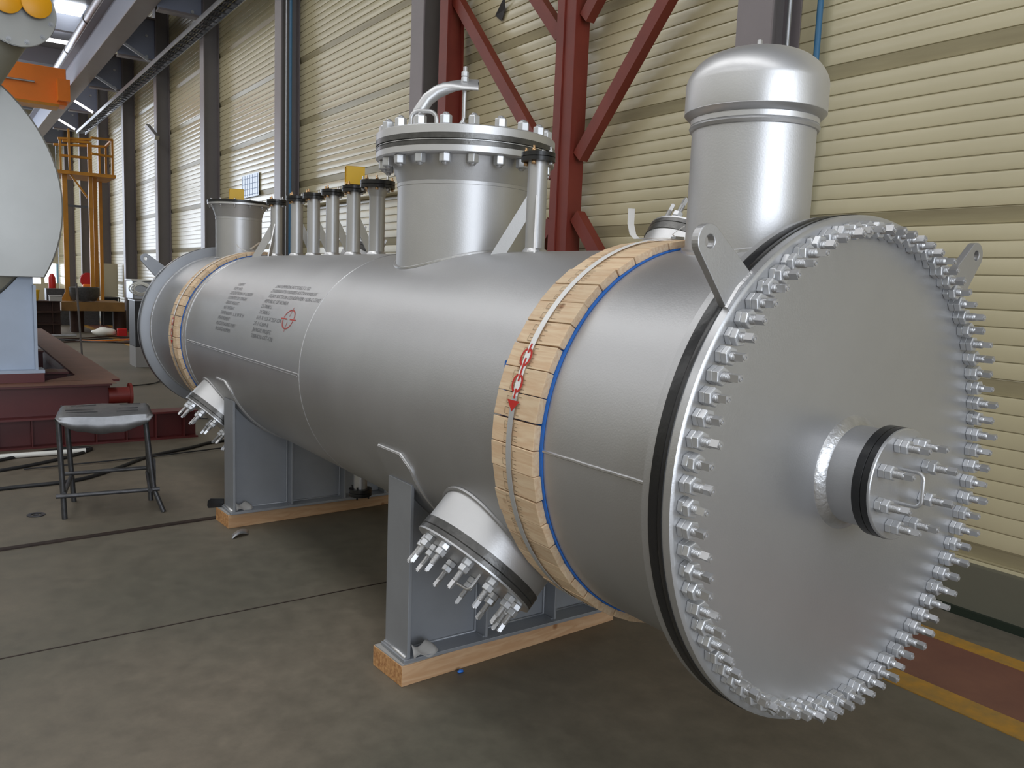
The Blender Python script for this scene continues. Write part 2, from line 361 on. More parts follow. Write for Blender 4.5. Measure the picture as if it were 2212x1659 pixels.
# hexagon nuts and studs -------------------------------------------------
def hexnut_mesh(name, af, h, m, bore=.0, chamfer=.12):
    mb = MB(); Rr = af/math.sqrt(3); I = Matrix.Identity(4)
    ring = lambda rr, zz: [Vector((rr*math.cos(PI/3*k+PI/6), rr*math.sin(PI/3*k+PI/6), zz)) for k in range(6)]
    bm = bmesh.new()
    a = ring(Rr*.90, 0); b_ = ring(Rr, h*.09); c_ = ring(Rr, h*.90); d = ring(Rr*.90, h)
    mb.add(a+b_, [(k, (k+1)%6, 6+(k+1)%6, 6+k) for k in range(6)]); mb.add(b_+c_, [(k, (k+1)%6, 6+(k+1)%6, 6+k) for k in range(6)])
    mb.add(c_+d, [(k, (k+1)%6, 6+(k+1)%6, 6+k) for k in range(6)]); mb.add(a, [(5,4,3,2,1,0)]); mb.add(d, [(0,1,2,3,4,5)])
    bm.free(); me = bpy.data.meshes.new(name); 
    me.from_pydata(mb.v, [], mb.f); b2 = bmesh.new(); b2.from_mesh(me); bmesh.ops.remove_doubles(b2, verts=b2.verts, dist=1e-6)
    bmesh.ops.bevel(b2, geom=list(b2.edges), offset=af*.022, segments=1, affect='EDGES'); b2.to_mesh(me); b2.free(); me.materials.append(m); return me
def stud_mesh(name, r_, L_, tip, m, pitch=.0035, z_from=0):
    """threaded rod from z_from up to L_, then a square tip"""
    mb = MB(); prof = [(r_*.9, z_from)]; z = z_from
    while z < L_ - pitch: prof += [(r_*1.0, z+pitch*.3), (r_*1.0, z+pitch*.55), (r_*.9, z+pitch*.85)]; z += pitch
    prof += [(r_*.95, L_), (r_*.62, L_+r_*.35)]
    mb.lathe(prof, Matrix.Identity(4), 18, 0, True, True, True)
    if tip:
        q = r_*.70; q2 = q*.88; mb.box((-q, -q, L_), (q, q, L_+tip*.9)); 
        mb.lathe([(q*.8, L_+tip*.9), (q*.8, L_+tip), (q*.45, L_+tip), (q*.4, L_+tip*.93), (0, L_+tip*.93)], Matrix.Identity(4), 12, 0, True, False, False)
    me = bpy.data.meshes.new(name); me.from_pydata(mb.v, [], mb.f); me.materials.append(m)
    for p_, sm in zip(me.polygons, mb.sm): p_.use_smooth = sm
    b2 = bmesh.new(); b2.from_mesh(me); bmesh.ops.remove_doubles(b2, verts=b2.verts, dist=1e-6); bmesh.ops.recalc_face_normals(b2, faces=b2.faces)
    for e in b2.edges:
        if len(e.link_faces) == 2 and e.calc_face_angle(0) > .9: e.smooth = False
    b2.to_mesh(me); b2.free(); return me
NUT = hexnut_mesh('nut', .0455, .0192, NUTW); STUD = stud_mesh('stud_bolt', .0135, .051, .031, BOLT)
STUD2 = stud_mesh('stud_bolt', .0135, .064, .031, BOLT)
def stud_set(Mw, parent, pw, nutmesh=NUT, stud=STUD, nh=.0192, nuts=2):
    """a stud with its nuts at world frame Mw (local z outward)"""
    s = inst('stud_bolt', stud, parent, Mw @ Matrix.Rotation(random.uniform(0, PI/2), 4, 'Z'), pw)
    for k in range(nuts):
        a = random.choice([0, 0, random.uniform(0, PI/3)]) + random.uniform(-.06, .06)
        n_ = bpy.data.objects.new('nut', nutmesh); COL.objects.link(n_); n_.parent = s
        n_.matrix_basis = (Mw @ Matrix.Rotation(0, 4, 'Z')).inverted() @ Mw @ T((0, 0, k*nh)) @ Matrix.Rotation(a, 4, 'Z')
    return s
for k in range(80):
    a = .8 + 4.5*k
    ar = math.radians(a); P = Vector((.732*math.cos(ar), 0, ZC+.732*math.sin(ar)))
    Mw = frame(P, (0, -1, 0), (math.cos(ar), 0, math.sin(ar)))
    stud_set(Mw, V, VW, stud=random.choice([STUD, STUD, STUD2]))

# nozzle in the middle of the end cover -----------------------------------
def subpart(mb, name, m, parent, **k): return mb.build(name, m, parent, **k)
YM = frame((0, 0, ZC), (0, -1, 0))
nz = MB(); nz.lathe([(.150, -.002), (.150, .112), ], YM, 96, 0, True, False, False)
NZ = nz.build('end_nozzle', SILVER, V)
w_ = MB(); w_.lathe([(.178, -.001), (.174, .004), (.153, .020), (.149, .022)], YM, 96, 0, True, False, False); w_.build('weld_ring', WELD, NZ)
t_ = MB(); t_.lathe([(.148, .112), (.1655, .112), (.1655, .137), (.163, .1385), (.1655, .140), (.1655, .158), (.148, .159)], YM, 96, 0, True, False, False); t_.build('flange_tape', TAPE, NZ)
b_ = MB(); b_.lathe([(.163, .157), (.1645, .1585), (.1645, .165), (.162, .1675), (0, .1675)], YM, 96, 0, True, False, False); b_.build('blind_flange', SILVER2, NZ)
NZW = T(WORLD[NZ.name]) if NZ.name in WORLD else VW
NUT8 = hexnut_mesh('nut', .0385, .0195, NUTW); STUD8 = stud_mesh('stud_bolt', .0120, .068, .030, BOLT)
for k in range(8):
    ar = math.radians(22.5+45*k-2); P = Vector((.126*math.cos(ar), -.1675, ZC+.126*math.sin(ar)))
    Mw = frame(P, (0, -1, 0), (math.cos(ar), 0, math.sin(ar)))
    stud_set(Mw, NZ, VW, NUT8, STUD8, .0195)
def handle(mb, M, w_, h_, r_, rad=.02):
    pts = [(-w_/2, 0, 0), (-w_/2, 0, h_-rad)]
    for a in arc(5, PI, PI/2): pts.append((-w_/2+rad+rad*math.cos(a), 0, h_-rad+rad*math.sin(a)))
    for a in arc(5, PI/2, 0): pts.append((w_/2-rad+rad*math.cos(a), 0, h_-rad+rad*math.sin(a)))
    pts.append((w_/2, 0, 0)); mb.tube([M @ Vector(q) for q in pts], r_, 10); return mb
hm = frame((0, -.1675, ZC-.005), (0, -1, 0), (0, 0, 1)); handle(MB(), hm, .10, .062, .0062).build('handle', BOLT, NZ)

# saddles ------------------------------------------------------------------
def saddle(yc, name_label):
    """web, outer flanges, ribs, base plate and wear plate"""
    zb = .122; y0, y1 = yc-.11, yc+.11; sd = MB()
    Rw = R+.014
    n = 40; xs = [-.585+1.17*i/n for i in range(n+1)]
    poly = [(-.585, zb), (.585, zb)] + [(x, ZC - math.sqrt(Rw*Rw-x*x)) for x in reversed(xs)]
    Mx = frame((0, yc+.008, 0), (0, -1, 0), (1, 0, 0))     # local x = +x, local z = -y ; local y = z cross x
    # build explicitly in world space
    a = [Vector((x, yc-.007, z)) for x, z in poly]; b2 = [Vector((x, yc+.007, z)) for x, z in poly]; k = len(poly)
    sd.add(a+b2, [tuple(range(k)), tuple(range(2*k-1, k-1, -1))] + [(i, (i+1)%k, k+(i+1)%k, k+i) for i in range(k)])
    web = sd.build('saddle', SADDLE, V)
    for sx in (-1, 1):
        pl = MB(); zt = ZC - math.sqrt(Rw*Rw-.585**2)+.02; x0, x1 = sorted((sx*.585, sx*.602))
        pl.box((x0, y0, zb), (x1, y1, zt)); pl.build('side_plate', SADDLE, web, bevel=.002)
        wl = MB(); wl.tube([(sx*.603, y0+.004, zb+.002), (sx*.603, y1-.004, zb+.002)], .011, 6); wl.build('weld_seam', WELD, web)
    for x in (-.165, .255):
        zt = ZC - math.sqrt(Rw*Rw-x*x)+.01
        st = MB(); st.box((x-.007, y0+.012, zb), (x+.007, yc-.005, zt)); st.box((x-.007, yc+.005, zb), (x+.007, y1-.012, zt)); st.build('stiffener', SADDLE, web, bevel=.002)
        wl = MB(); wl.tube([(x-.012, y0+.02, zb+.002), (x-.012, yc-.012, zb+.002), (x-.012, yc-.012, zt-.02)], .006, 6); wl.build('weld_seam', SADDLE, web)
    wl = MB(); wl.tube([(-.58, yc-.010, zb+.002), (.58, yc-.010, zb+.002)], .006, 6); wl.build('weld_seam', SADDLE, web)
    bpz = MB(); bpz.box((-.62, y0-.008, .105), (.62, y1+.008, zb)); bpz.build('base_plate', SADDLE, web, bevel=.002)
    # wear plate: curved strip with clipped corners
    wp = MB(); a0, a1 = -18.5, -161.5; m_ = 60; yl, yr = yc-.155, yc+.075+.06; rows = []
    for i in range(m_+1):
        an = a0+(a1-a0)*i/m_; clip = max(0, .055-abs(math.radians(an-a0))*R, .055-abs(math.radians(an-a1))*R)
        ya, yb = yl+clip, yr-clip*.3
        rows.append([pc(an, ya, R), pc(an, ya, R+.012), pc(an, yb, R+.012), pc(an, yb, R)])
    vs = [v for r_ in rows for v in r_]; fs = []
    for i in range(m_): fs += [(4*i+j, 4*i+j+1, 4*i+5+j, 4*i+4+j) for j in range(3)]
    fs += [(0,1,2,3), (4*m_+3, 4*m_+2, 4*m_+1, 4*m_)]
    wp.add(vs, fs, 0, True); wp.build('wear_plate', SILVER, web, angle=30)
    we = MB(); we.tube([pc(a0, yr-.02, R+.004), pc(a0, yl+.055, R+.004)]+[pc(a0-5*(k_+1)/5., yl+.055*(1-(k_+1)/5.), R+.004) for k_ in range(5)]+[pc(a0-5-3*k_, yl, R+.003) for k_ in range(1, 14)], .0065, 6); we.build('weld_seam', SILVERL, web)
    return web
saddle(1.80, 'near'); sf = saddle(4.44, 'far')
fp = MB(); fp.box((-.675, 4.545, .19), (-.602, 4.552, .262)); fp.box((-.79, 4.546, .195), (-.675, 4.551, .258)); 
fp = MB(); fp.prism([(0, 0), (.095, -.012), (.115, .004), (.12, .04), (.112, .058), (0, .064)], frame((-.603, 4.56, .17), (0, -1, 0), (-1, 0, 0)), .006); fp.build('earth_lug', TAPE, sf)

# sloping lower nozzles ------------------------------------------------------
NUTL = hexnut_mesh('nut', .040, .026, NUTW); STUDL = stud_mesh('stud_bolt', .0115, .092, .036, BOLT)
def low_nozzle(yc, th, L1, r_, nst, sx=-1, up=False, bolts=True, thick=.062):
    t = math.radians(th); A = Vector((sx*math.cos(t), 0, (1 if up else -1)*math.sin(t))); O = Vector((0, yc, ZC))
    m0 = frame(O, A, (0, 1, 0)); mb = MB()
    mb.lathe([(r_, .42), (r_, L1-thick)], m0, 80, 0, True, False, False)
    nzz = mb.build('sloping_nozzle', SILVERL, V)
    # weld bead where it meets the shell
    pts = []
    for i in range(72):
        a = 2*PI*i/72; ly = r_*math.cos(a); lp = r_*math.sin(a); s_ = math.sqrt(max(0, R*R-lp*lp))
        pts.append(m0 @ Vector((ly*1.02, lp*1.02, s_+.003)))
    MB().tube(pts, .009, 6, closed=True).build('weld_seam', SILVER, nzz)
    tp_ = MB(); tp_.lathe([(r_-.004, L1-thick), (r_+.004, L1-thick), (r_+.004, L1-thick*.5), (r_+.001, L1-thick*.46), (r_+.004, L1-thick*.42), (r_+.004, L1-.008), (r_-.01, L1-.008)], m0, 80, 0, True, False, False); tp_.build('flange_tape', TAPE2, nzz)
    bf = MB(); bf.lathe([(r_, L1-.009), (r_+.004, L1-.008), (r_+.004, L1-.001), (r_+.001, L1), (0, L1)], m0, 80, 0, True, False, False); bf.build('blind_flange', SILVER2, nzz)
    if bolts:
        for k in range(nst):
            a = 2*PI*(k+.5)/nst; Pm = m0 @ Vector(((r_-.045)*math.cos(a), (r_-.045)*math.sin(a), L1))
            stud_set(frame(Pm, A, m0.to_3x3() @ Vector((math.cos(a), math.sin(a), 0))), nzz, VW, NUTL, STUDL, .026)
        handle(MB(), m0 @ T((0, 0, L1)), .12, .075, .0062).build('handle', BOLT, nzz)
    return nzz
low_nozzle(1.22, 46.3, .83, .268, 12)
low_nozzle(4.92, 46.3, .83, .268, 12)
# their mates on the other flank, pointing up to the wall side
low_nozzle(1.12, 57, .87, .215, 10, 1, True)
low_nozzle(4.35, 62, .86, .15, 8, 1, True)

# dome nozzle -----------------------------------------------------------------
DY = .46; m0 = frame((0, DY, 0), (0, 0, 1))
d = MB(); d.lathe([(.202, ZC+.45), (.202, 2.375)], m0, 96, 0, True, False, False)
DM = d.build('dome_nozzle', SILVERD, V)
d = MB(); d.lathe([(.200, 2.352), (.209, 2.354), (.213, 2.364), (.209, 2.371), (.205, 2.376)], m0, 96, 0, True, False, False); d.build('weld_ring', SILVER, DM)
d = MB(); d.lathe([(.201, 2.372), (.209, 2.373), (.209, 2.390), (.206, 2.392)], m0, 96, 0, True, False, False); d.build('backing_ring', SILVERL, DM)
d = MB(); d.lathe([(.206, 2.390), (.214, 2.391), (.231, 2.409), (.230, 2.412)], m0, 96, 0, True, False, False); d.build('weld_ring', SILVER, DM)
prof = [(.230, 2.408), (.231, 2.415), (.231, 2.500)]
for a in arc(14, 0, PI/2): 
    ca, sa = math.cos(a), math.sin(a); prof.append((.231*(ca**.62) if ca > 1e-6 else 0.0, 2.500+.118*(sa**1.25)))
d = MB(); d.lathe(prof, m0, 96, 0, True, False, False); d.build('dome_cap', SILVERL, DM, angle=60)
d = MB(); d.lathe([(.018, 2.612), (.018, 2.632), (.010, 2.634), (.008, 2.655), (0, 2.655)], m0, 6, 0, False, False, False); d.build('plug', BOLT, DM)
d = MB(); pts = []
for i in range(72):
    a = 2*PI*i/72; x = .206*math.cos(a); pts.append((x, DY+.206*math.sin(a), ZC+math.sqrt(R*R-x*x)+.002))
d.tube(pts, .010, 6, closed=True); d.build('weld_seam', WELD, DM)

# manhole ----------------------------------------------------------------------
MY = 2.30; m0 = frame((0, MY, 0), (0, 0, 1))
d = MB(); d.lathe([(.346, ZC+.4), (.346, 2.285), (.349, 2.286), (.349, 2.302), (.346, 2.304), (.350, 2.318), (.362, 2.36), (.378, 2.418)], m0, 128, 0, True, False, False)
MH = d.build('manhole_neck', SILVERD, V)
d = MB(); d.lathe([(.36, 2.418), (.455, 2.418), (.460, 2.422), (.460, 2.452), (.456, 2.456), (.40, 2.456)], m0, 128, 0, True, False, False); d.build('manhole_flange', SILVERL, MH)
d = MB(); d.lathe([(.44, 2.449), (.4615, 2.450), (.4615, 2.466), (.452, 2.467), (.452, 2.479), (.4615, 2.480), (.4615, 2.505), (.44, 2.506)], m0, 128, 0, True, False, False); d.build('flange_tape', TAPE2, MH)
d = MB(); d.lathe([(.40, 2.472), (.458, 2.473), (.458, 2.476), (.44, 2.477)], m0, 128, 0, True, False, False); d.build('gasket', SILVERL, MH)
d = MB(); d.lathe([(.45, 2.503), (.460, 2.505), (.460, 2.541), (.456, 2.545), (0, 2.546)], m0, 128, 0, True, False, False); MC = d.build('manhole_cover', SILVERL, MH)
pts = []
for i in range(96):
    a = 2*PI*i/96; x = .350*math.cos(a); pts.append((x, MY+.350*math.sin(a), ZC+math.sqrt(R*R-x*x)+.002))
MB().tube(pts, .009, 6, closed=True).build('weld_seam', WELD, MH)
NUTM = hexnut_mesh('nut', .050, .044, NUTW); SHORT = stud_mesh('stud_bolt', .0165, .050, 0, BOLT)
for k in range(20):
    a = 2*PI*(k+.5)/20; x, y = .417*math.cos(a), MY+.417*math.sin(a)
    stud_set(frame((x, y, 2.546), (0, 0, 1), (math.cos(a), math.sin(a), 0)), MH, VW, NUTM, SHORT, .044, 1)
    stud_set(frame((x, y, 2.418), (0, 0, -1), (math.cos(a), math.sin(a), 0)), MH, VW, NUTM, SHORT, .044, 1)
# davit arm with flattened end, hook rod and lifting handle
pts = [(-.235, 2.47, 2.50), (-.225, 2.458, 2.60), (-.200, 2.443, 2.68), (-.165, 2.42, 2.745), (-.125, 2.396, 2.783), (-.09, 2.375, 2.802), (-.06, 2.358, 2.814), (-.035, 2.342, 2.822), (-.005, 2.324, 2.828), (.055, 2.285, 2.829)]
rs = [.033]*6+[.035, .04, .043, .043]; flat = [(1, 1)]*5+[(.95, 1), (.72, 1.1), (.46, 1.25), (.36, 1.35), (.34, 1.4)]
d = MB(); d.tube(pts, .033, 20, rs=rs, flat=flat); AR = d.build('davit_arm', SILVERL, MH)
d = MB(); d.tube([(.0540, 2.2857, 2.829), (.0570, 2.2837, 2.829)], .043, 20, flat=[(.15, 1.22)]*2); d.build('open_end', BLK, AR)
RX, RY = -.005, 2.322
d = MB(); d.cyl((RX, RY, 2.66), (RX, RY, 2.79), .0095, 12); d.cyl((RX, RY, 2.79), (RX, RY, 2.915), .011, 12)
d.tube([(RX, RY, 2.665), (RX-.004, RY+.002, 2.645), (RX-.03, RY+.02, 2.60), (RX-.04, RY+.025, 2.545)], .0095, 10)
d.tube([(RX-.004, RY+.002, 2.64), (RX+.015, RY-.01, 2.615), (RX+.03, RY-.02, 2.60)], .009, 10)
HK = d.build('hook_rod', BOLT, MH)
SN = hexnut_mesh('nut', .034, .026, NUTW)
for z in (2.838, 2.865): inst('nut', SN, HK, T((RX, RY, z)), VW)
handle(MB(), frame((-.235, MY+.03, 2.546), (0, 0, 1), (.77, -.62, 0)) @ Matrix.Rotation(0, 4, 'Z'), .13, .115, .011, .04).build('handle', SILVERL, MH)

# row of small upright nozzles --------------------------------------------------
def small_nozzle(y, r_, rf, brace, ztop=2.415, zb=2.375, guard=None, name='upright_nozzle', nb=4, flare=0, x=0.0, taperim=TAPE):
    m0 = frame((x, y, 0), (0, 0, 1)); zs = ZC+R-.01
    d = MB(); pr = [(r_, zs), (r_, zb-flare*1.2)]
    if flare: pr += [(r_*1.03, zb-flare*1.1), (r_*1.35, zb-.004)]
    pr.append((r_*(1.35 if flare else 1), zb)); d.lathe(pr, m0, 40, 0, True, False, False); nn = d.build(name, SILVERD, V)
    d = MB(); d.lathe([(r_+.014, zs+.006), (r_+.010, zs+.016), (r_+.001, zs+.026)], m0, 40, 0, True, False, False); d.build('weld_ring', WELD, nn)
    d = MB(); d.lathe([(r_, zb), (rf, zb), (rf, zb+.018), (rf-.003, zb+.020), (rf, zb+.022), (rf, ztop), (0, ztop+.001)], m0, 40, 0, True, False, False); d.build('taped_flange', taperim, nn)
    bb = None
    for k in range(nb):
        a = 2*PI*(k+.37)/nb; q = (x+(rf-.018)*math.cos(a), y+(rf-.018)*math.sin(a))
        d = MB(); d.cyl((q[0], q[1], zb-.016), (q[0], q[1], zb), .011, 6); d.cyl((q[0], q[1], ztop), (q[0], q[1], ztop+.012), .010, 6); d.cyl((q[0], q[1], ztop), (q[0], q[1], ztop+.026), .0055, 8)
        d.build('flange_bolt', BRASS if k % 3 else BOLT, nn)
    for sgn in (brace or ()):
        # flat bar brace in the direction sgn (dx, dy)
        dx, dy = sgn; n_ = Vector((dx, dy, 0)).normalized(); pth = n_.cross(Vector((0, 0, 1)))
        top = 2.225; px = x+n_.x*.205; zbot = ZC+math.sqrt(max(.01, R*R-px*px))-.004
        A_ = [Vector((x, y, 0))+n_*r_*.96+Vector((0, 0, top)), Vector((x, y, 0))+n_*.205+Vector((0, 0, zbot)), Vector((x, y, 0))+n_*.135+Vector((0, 0, zbot+.004)), Vector((x, y, 0))+n_*r_*.96+Vector((0, 0, top-.115))]
        d = MB(); d.add([v-pth*.004 for v in A_]+[v+pth*.004 for v in A_], [(3,2,1,0), (4,5,6,7), (0,1,5,4), (1,2,6,5), (2,3,7,6), (3,0,4,7)]); d.build('brace_plate', SILVERL, nn)
    return nn
B2 = [(-.8, .6), (-.6, -.8)]; BF = [(1, .1)]
small_nozzle(1.667, .0455, .078, B2)
small_nozzle(3.335, .049, .108, None, flare=.045, ztop=2.420, nb=8)
for y in (3.69, 4.04, 4.39, 4.73): small_nozzle(y, .0455, .078, BF)
small_nozzle(5.19, .0455, .078, B2)
m0 = frame((0, 6.2, 0), (0, 0, 1))
d = MB(); d.lathe([(.200, ZC+.5), (.200, 2.290), (.203, 2.291), (.203, 2.310), (.200, 2.312), (.215, 2.36), (.235, 2.418)], m0, 80, 0, True, False, False); BN = d.build('wide_neck_nozzle', SILVERD, V)
d = MB(); d.lathe([(.22, 2.418), (.268, 2.418), (.270, 2.420), (.270, 2.436), (.2, 2.437)], m0, 80, 0, True, False, False); d.build('nozzle_flange', SILVERL, BN)
d = MB(); d.lathe([(.2, 2.436), (.272, 2.436), (.272, 2.458), (0, 2.459)], m0, 80, 0, True, False, False); d.build('cover_sheet', TAPE, BN)
for k in range(12):
    a = 2*PI*(k+.2)/12; q = (.25*math.cos(a), 6.2+.25*math.sin(a)); d = MB(); d.cyl((q[0], q[1], 2.402), (q[0], q[1], 2.418), .010, 6); d.cyl((q[0], q[1], 2.458), (q[0], q[1], 2.468), .010, 6); d.cyl((q[0], q[1], 2.39), (q[0], q[1], 2.402), .005, 8); d.build('flange_bolt', BOLT, BN)
pts = []
for i in range(60):
    a = 2*PI*i/60; x = .204*math.cos(a); pts.append((x, 6.2+.204*math.sin(a), ZC+math.sqrt(R*R-x*x)+.002))
MB().tube(pts, .009, 6, closed=True).build('weld_seam', WELD, BN)
# short drain nozzle under the belly
m0 = frame((-.03, 3.45, 0), (0, 0, 1)); d = MB(); d.lathe([(.044, .43), (.044, ZC-R+.02)], m0, 32, 0, True, False, False); BN2 = d.build('drain_nozzle', SILVER, V)
d = MB(); d.lathe([(0, .388), (.072, .389), (.075, .393), (.075, .412), (.072, .414), (.075, .416), (.075, .438), (.044, .44)], m0, 32, 0, True, False, False); d.build('taped_flange', TAPE, BN2)
for k in range(4):
    a = PI/4+PI/2*k; d = MB(); d.cyl((-.03+.058*math.cos(a), 3.45+.058*math.sin(a), .372), (-.03+.058*math.cos(a), 3.45+.058*math.sin(a), .455), .006, 8); d.build('flange_bolt', BLK, BN2)
# yellow guards on two nozzles
def guard(x, y, z, rz, sx, sy, sz):
    d = MB(); t_ = .004; M_ = T((x, y, z)) @ Matrix.Rotation(rz, 4, 'Z')
    d.box((-sx, -sy, 0), (sx, -sy+t_, sz), 0, M_); d.box((-sx, sy-t_, 0), (sx, sy, sz), 0, M_); d.box((-sx, -sy, sz-t_), (sx, sy, sz), 0, M_); d.box((-sx, -sy, 0), (sx, sy, t_), 0, M_)
    return d.build('nozzle_guard', YEL, V, bevel=.001)
guard(0.005, 3.69, 2.424, math.radians(-16), .060, .040, .115)
guard(-.03, 6.17, 2.460, math.radians(-12), .062, .045, .105)

# lifting lugs -------------------------------------------------------------------
def lug(sx, yy, ang, name='lifting_lug', m=SILVER, tip=.944):
    """plate standing radially at ang (deg above horizontal), rounded tip with a hole"""
    a = math.radians(ang); ux = Vector((sx*math.cos(a), 0, math.sin(a))); vx = Vector((-sx*math.sin(a), 0, math.cos(a)))
    O = Vector((0, yy, ZC)); rt = .045; out = []
    out.append((.760, -.066)); 
    for t in arc(14, -PI/2+.25, PI/2-.25): out.append((tip+rt*math.cos(t), rt*math.sin(t)))
    out.append((.760, .066))
    n = len(out); hole = [(tip+.017*math.cos(-t), .017*math.sin(-t)) for t in [2*PI*i/20 for i in range(20)]]
    bm = bmesh.new(); A_ = [bm.verts.new(O+ux*p_[0]+vx*p_[1]) for p_ in out]; H = [bm.verts.new(O+ux*p_[0]+vx*p_[1]) for p_ in hole]
    es = [bm.edges.new((A_[i], A_[(i+1) % n])) for i in range(n)] + [bm.edges.new((H[i], H[(i+1) % 20])) for i in range(20)]
    bmesh.ops.triangle_fill(bm, edges=es, use_beauty=True)
    ex = bmesh.ops.extrude_face_region(bm, geom=list(bm.faces)); vv = [g for g in ex['geom'] if isinstance(g, bmesh.types.BMVert)]
    bmesh.ops.translate(bm, verts=vv, vec=(0, .024, 0)); bmesh.ops.recalc_face_normals(bm, faces=bm.faces)
    off = WORLD[V.name]; bmesh.ops.translate(bm, verts=bm.verts, vec=-off)
    me = bpy.data.meshes.new(name); bm.to_mesh(me); bm.free(); me.materials.append(m)
    o = bpy.data.objects.new(name, me); COL.objects.link(o); o.parent = V; WORLD[o.name] = off
    bv = o.modifiers.new('bevel', 'BEVEL'); bv.width = .0025; bv.segments = 2; bv.limit_method = 'ANGLE'
    mbw = MB(); mbw.tube([O+ux*.772+vx*(-.066), O+ux*.780+vx*0, O+ux*.772+vx*.066], .008, 6); mbw.build('weld_seam', WELD, o)
    return o
lug(-1, .018, 44.3); lug(1, .018, 45.3, tip=.975); lug(-1, YF+.095, 42.0, m=SADDLE); lug(1, YF+.095, 42)

# stencilled shipping marks -------------------------------------------------------
def stencil(txt, y0_, ang, m=INK, cw=.0245, ch=.026):
    cu = bpy.data.curves.new('t', 'FONT'); cu.body = txt; cu.size = 1; cu.resolution_u = 2
    tmp = bpy.data.objects.new('t', cu); COL.objects.link(tmp)
    bpy.context.view_layer.update(); me = bpy.data.meshes.new_from_object(tmp.evaluated_get(bpy.context.evaluated_depsgraph_get()))
    bpy.data.objects.remove(tmp)
    xs = [v.co.x for v in me.vertices]; w0 = max(xs)-min(xs); sx_ = cw*len(txt)/w0
    off = WORLD[V.name]
    for v in me.vertices:
        P = pc(ang+math.degrees(v.co.y*ch/.72/R), y0_-(v.co.x-min(xs))*sx_, R+.0012); v.co = P-off
    me.materials.clear(); me.materials.append(m)
    o = bpy.data.objects.new('stencil_text', me); COL.objects.link(o); o.parent = V; return o
c1 = ['CLIENT', 'ITEM NO.', 'DESCRIPTION OF GOODS', 'COUNTRY OF ORIGIN', 'GROSS WEIGHT', 'NET WEIGHT', 'DIMENSION   L X W X H', 'MEASUREMENT', 'PLACE/LOADING PORT', 'PACKAGE NUMBER']
c2 = ['ZHU LIMMON ACCIDELT LTD.', 'Z100000077S/TI0000S-4/STVVVV0S1S', 'STEAM SUCTION CONDENSER / SSR-C-5102', 'REPUBLIC OF KOREA', '25.700KG', '24.500KG', '615 X 155 X 257 CM', '25.1 CBM II', 'JIANGXI PROJEC', '2308-K10-OST-170']
for i, s_ in enumerate(c1): stencil(s_, 4.50+.02*math.sin(i), 40.6-3.28*i)
for i, s_ in enumerate(c2): stencil(s_, 3.72+.01*math.sin(i*2), 41.2-3.28*i, cw=(.0235 if i in (1, 2) else .0245))
def patch(pts, R_, name, m, parent):
    """flat filled shape given as (y, ang) wrapped on the cylinder of radius R_"""
    bm = bmesh.new(); vs = [bm.verts.new(pc(a, y, R_)) for y, a in pts]; bm.faces.new(vs); bmesh.ops.triangulate(bm, faces=bm.faces)
    off = WORLD[parent.name] if parent else Vector((0, 0, 0)); bmesh.ops.translate(bm, verts=bm.verts, vec=-off)
    me = bpy.data.meshes.new(name); bm.to_mesh(me); bm.free(); me.materials.append(m); o = bpy.data.objects.new(name, me); COL.objects.link(o)
    if parent: o.parent = parent
    return o
def ringpatch(cy, ca, ry, ra, w_, t0, t1, R_, mb, n=16):
    """stroke of an ellipse, half width w_ (m), from angle t0 to t1"""
    A_, B_ = [], []
    for t in arc(n, t0, t1):
        k = 1/R_*180/PI
        A_.append(pc(ca+(ra+w_)*k*math.sin(t), cy-(ry+w_)*math.cos(t), R_)); B_.append(pc(ca+(ra-w_)*k*math.sin(t), cy-(ry-w_)*math.cos(t), R_))
    vs = A_+B_; mb.add(vs, [(i, i+1, n+2+i, n+1+i) for i in range(n)])
def strokepatch(mb, y0_, a0, y1_, a1, w_, R_, n=4):
    A_, B_ = [], []; d = Vector((y1_-y0_, math.radians(a1-a0)*R_)); nn = Vector((-d.y, d.x)).normalized()*w_
    for i in range(n+1):
        y = y0_+(y1_-y0_)*i/n; a = a0+(a1-a0)*i/n
        A_.append(pc(a+math.degrees(nn.y/R_), y+nn.x, R_)); B_.append(pc(a-math.degrees(nn.y/R_), y-nn.x, R_))
    mb.add(A_+B_, [(i, i+1, n+2+i, n+1+i) for i in range(n)])
tg = MB(); RT = R+.0014
for q in range(4): ringpatch(3.171, 24.2, .080, .058, .004, q*PI/2+.12, (q+1)*PI/2-.12, RT, tg)
strokepatch(tg, 3.285, 24.2, 3.195, 24.2, .004, RT); strokepatch(tg, 3.147, 24.2, 3.057, 24.2, .004, RT)
strokepatch(tg, 3.171, 30.6, 3.171, 25.6, .0025, RT); strokepatch(tg, 3.171, 22.8, 3.171, 17.8, .0025, RT)
tg.build('centre_of_gravity_mark', REDF, V)

def ribbon(mb, pts, wv, t=.001):
    a = [Vector(p)-Vector(wv)/2 for p in pts]; b2 = [Vector(p)+Vector(wv)/2 for p in pts]; n = len(pts)
    nn = Vector((0, 0, t)); up = []
    for i in range(n):
        t_ = (Vector(pts[min(i+1, n-1)])-Vector(pts[max(i-1, 0)])).normalized(); up.append(t_.cross(Vector(wv)).normalized()*t)
    vs = a+b2+[a[i]+up[i] for i in range(n)]+[b2[i]+up[i] for i in range(n)]
    fs = []
    for i in range(n-1): fs += [(i, i+1, n+i+1, n+i), (2*n+i, 3*n+i, 3*n+i+1, 2*n+i+1), (i, 2*n+i, 2*n+i+1, i+1), (n+i, n+i+1, 3*n+i+1, 3*n+i)]
    fs += [(0, n, 3*n, 2*n), (n-1, 3*n-1, 4*n-1, 2*n-1)]
    mb.add(vs, fs, 0, True); return mb
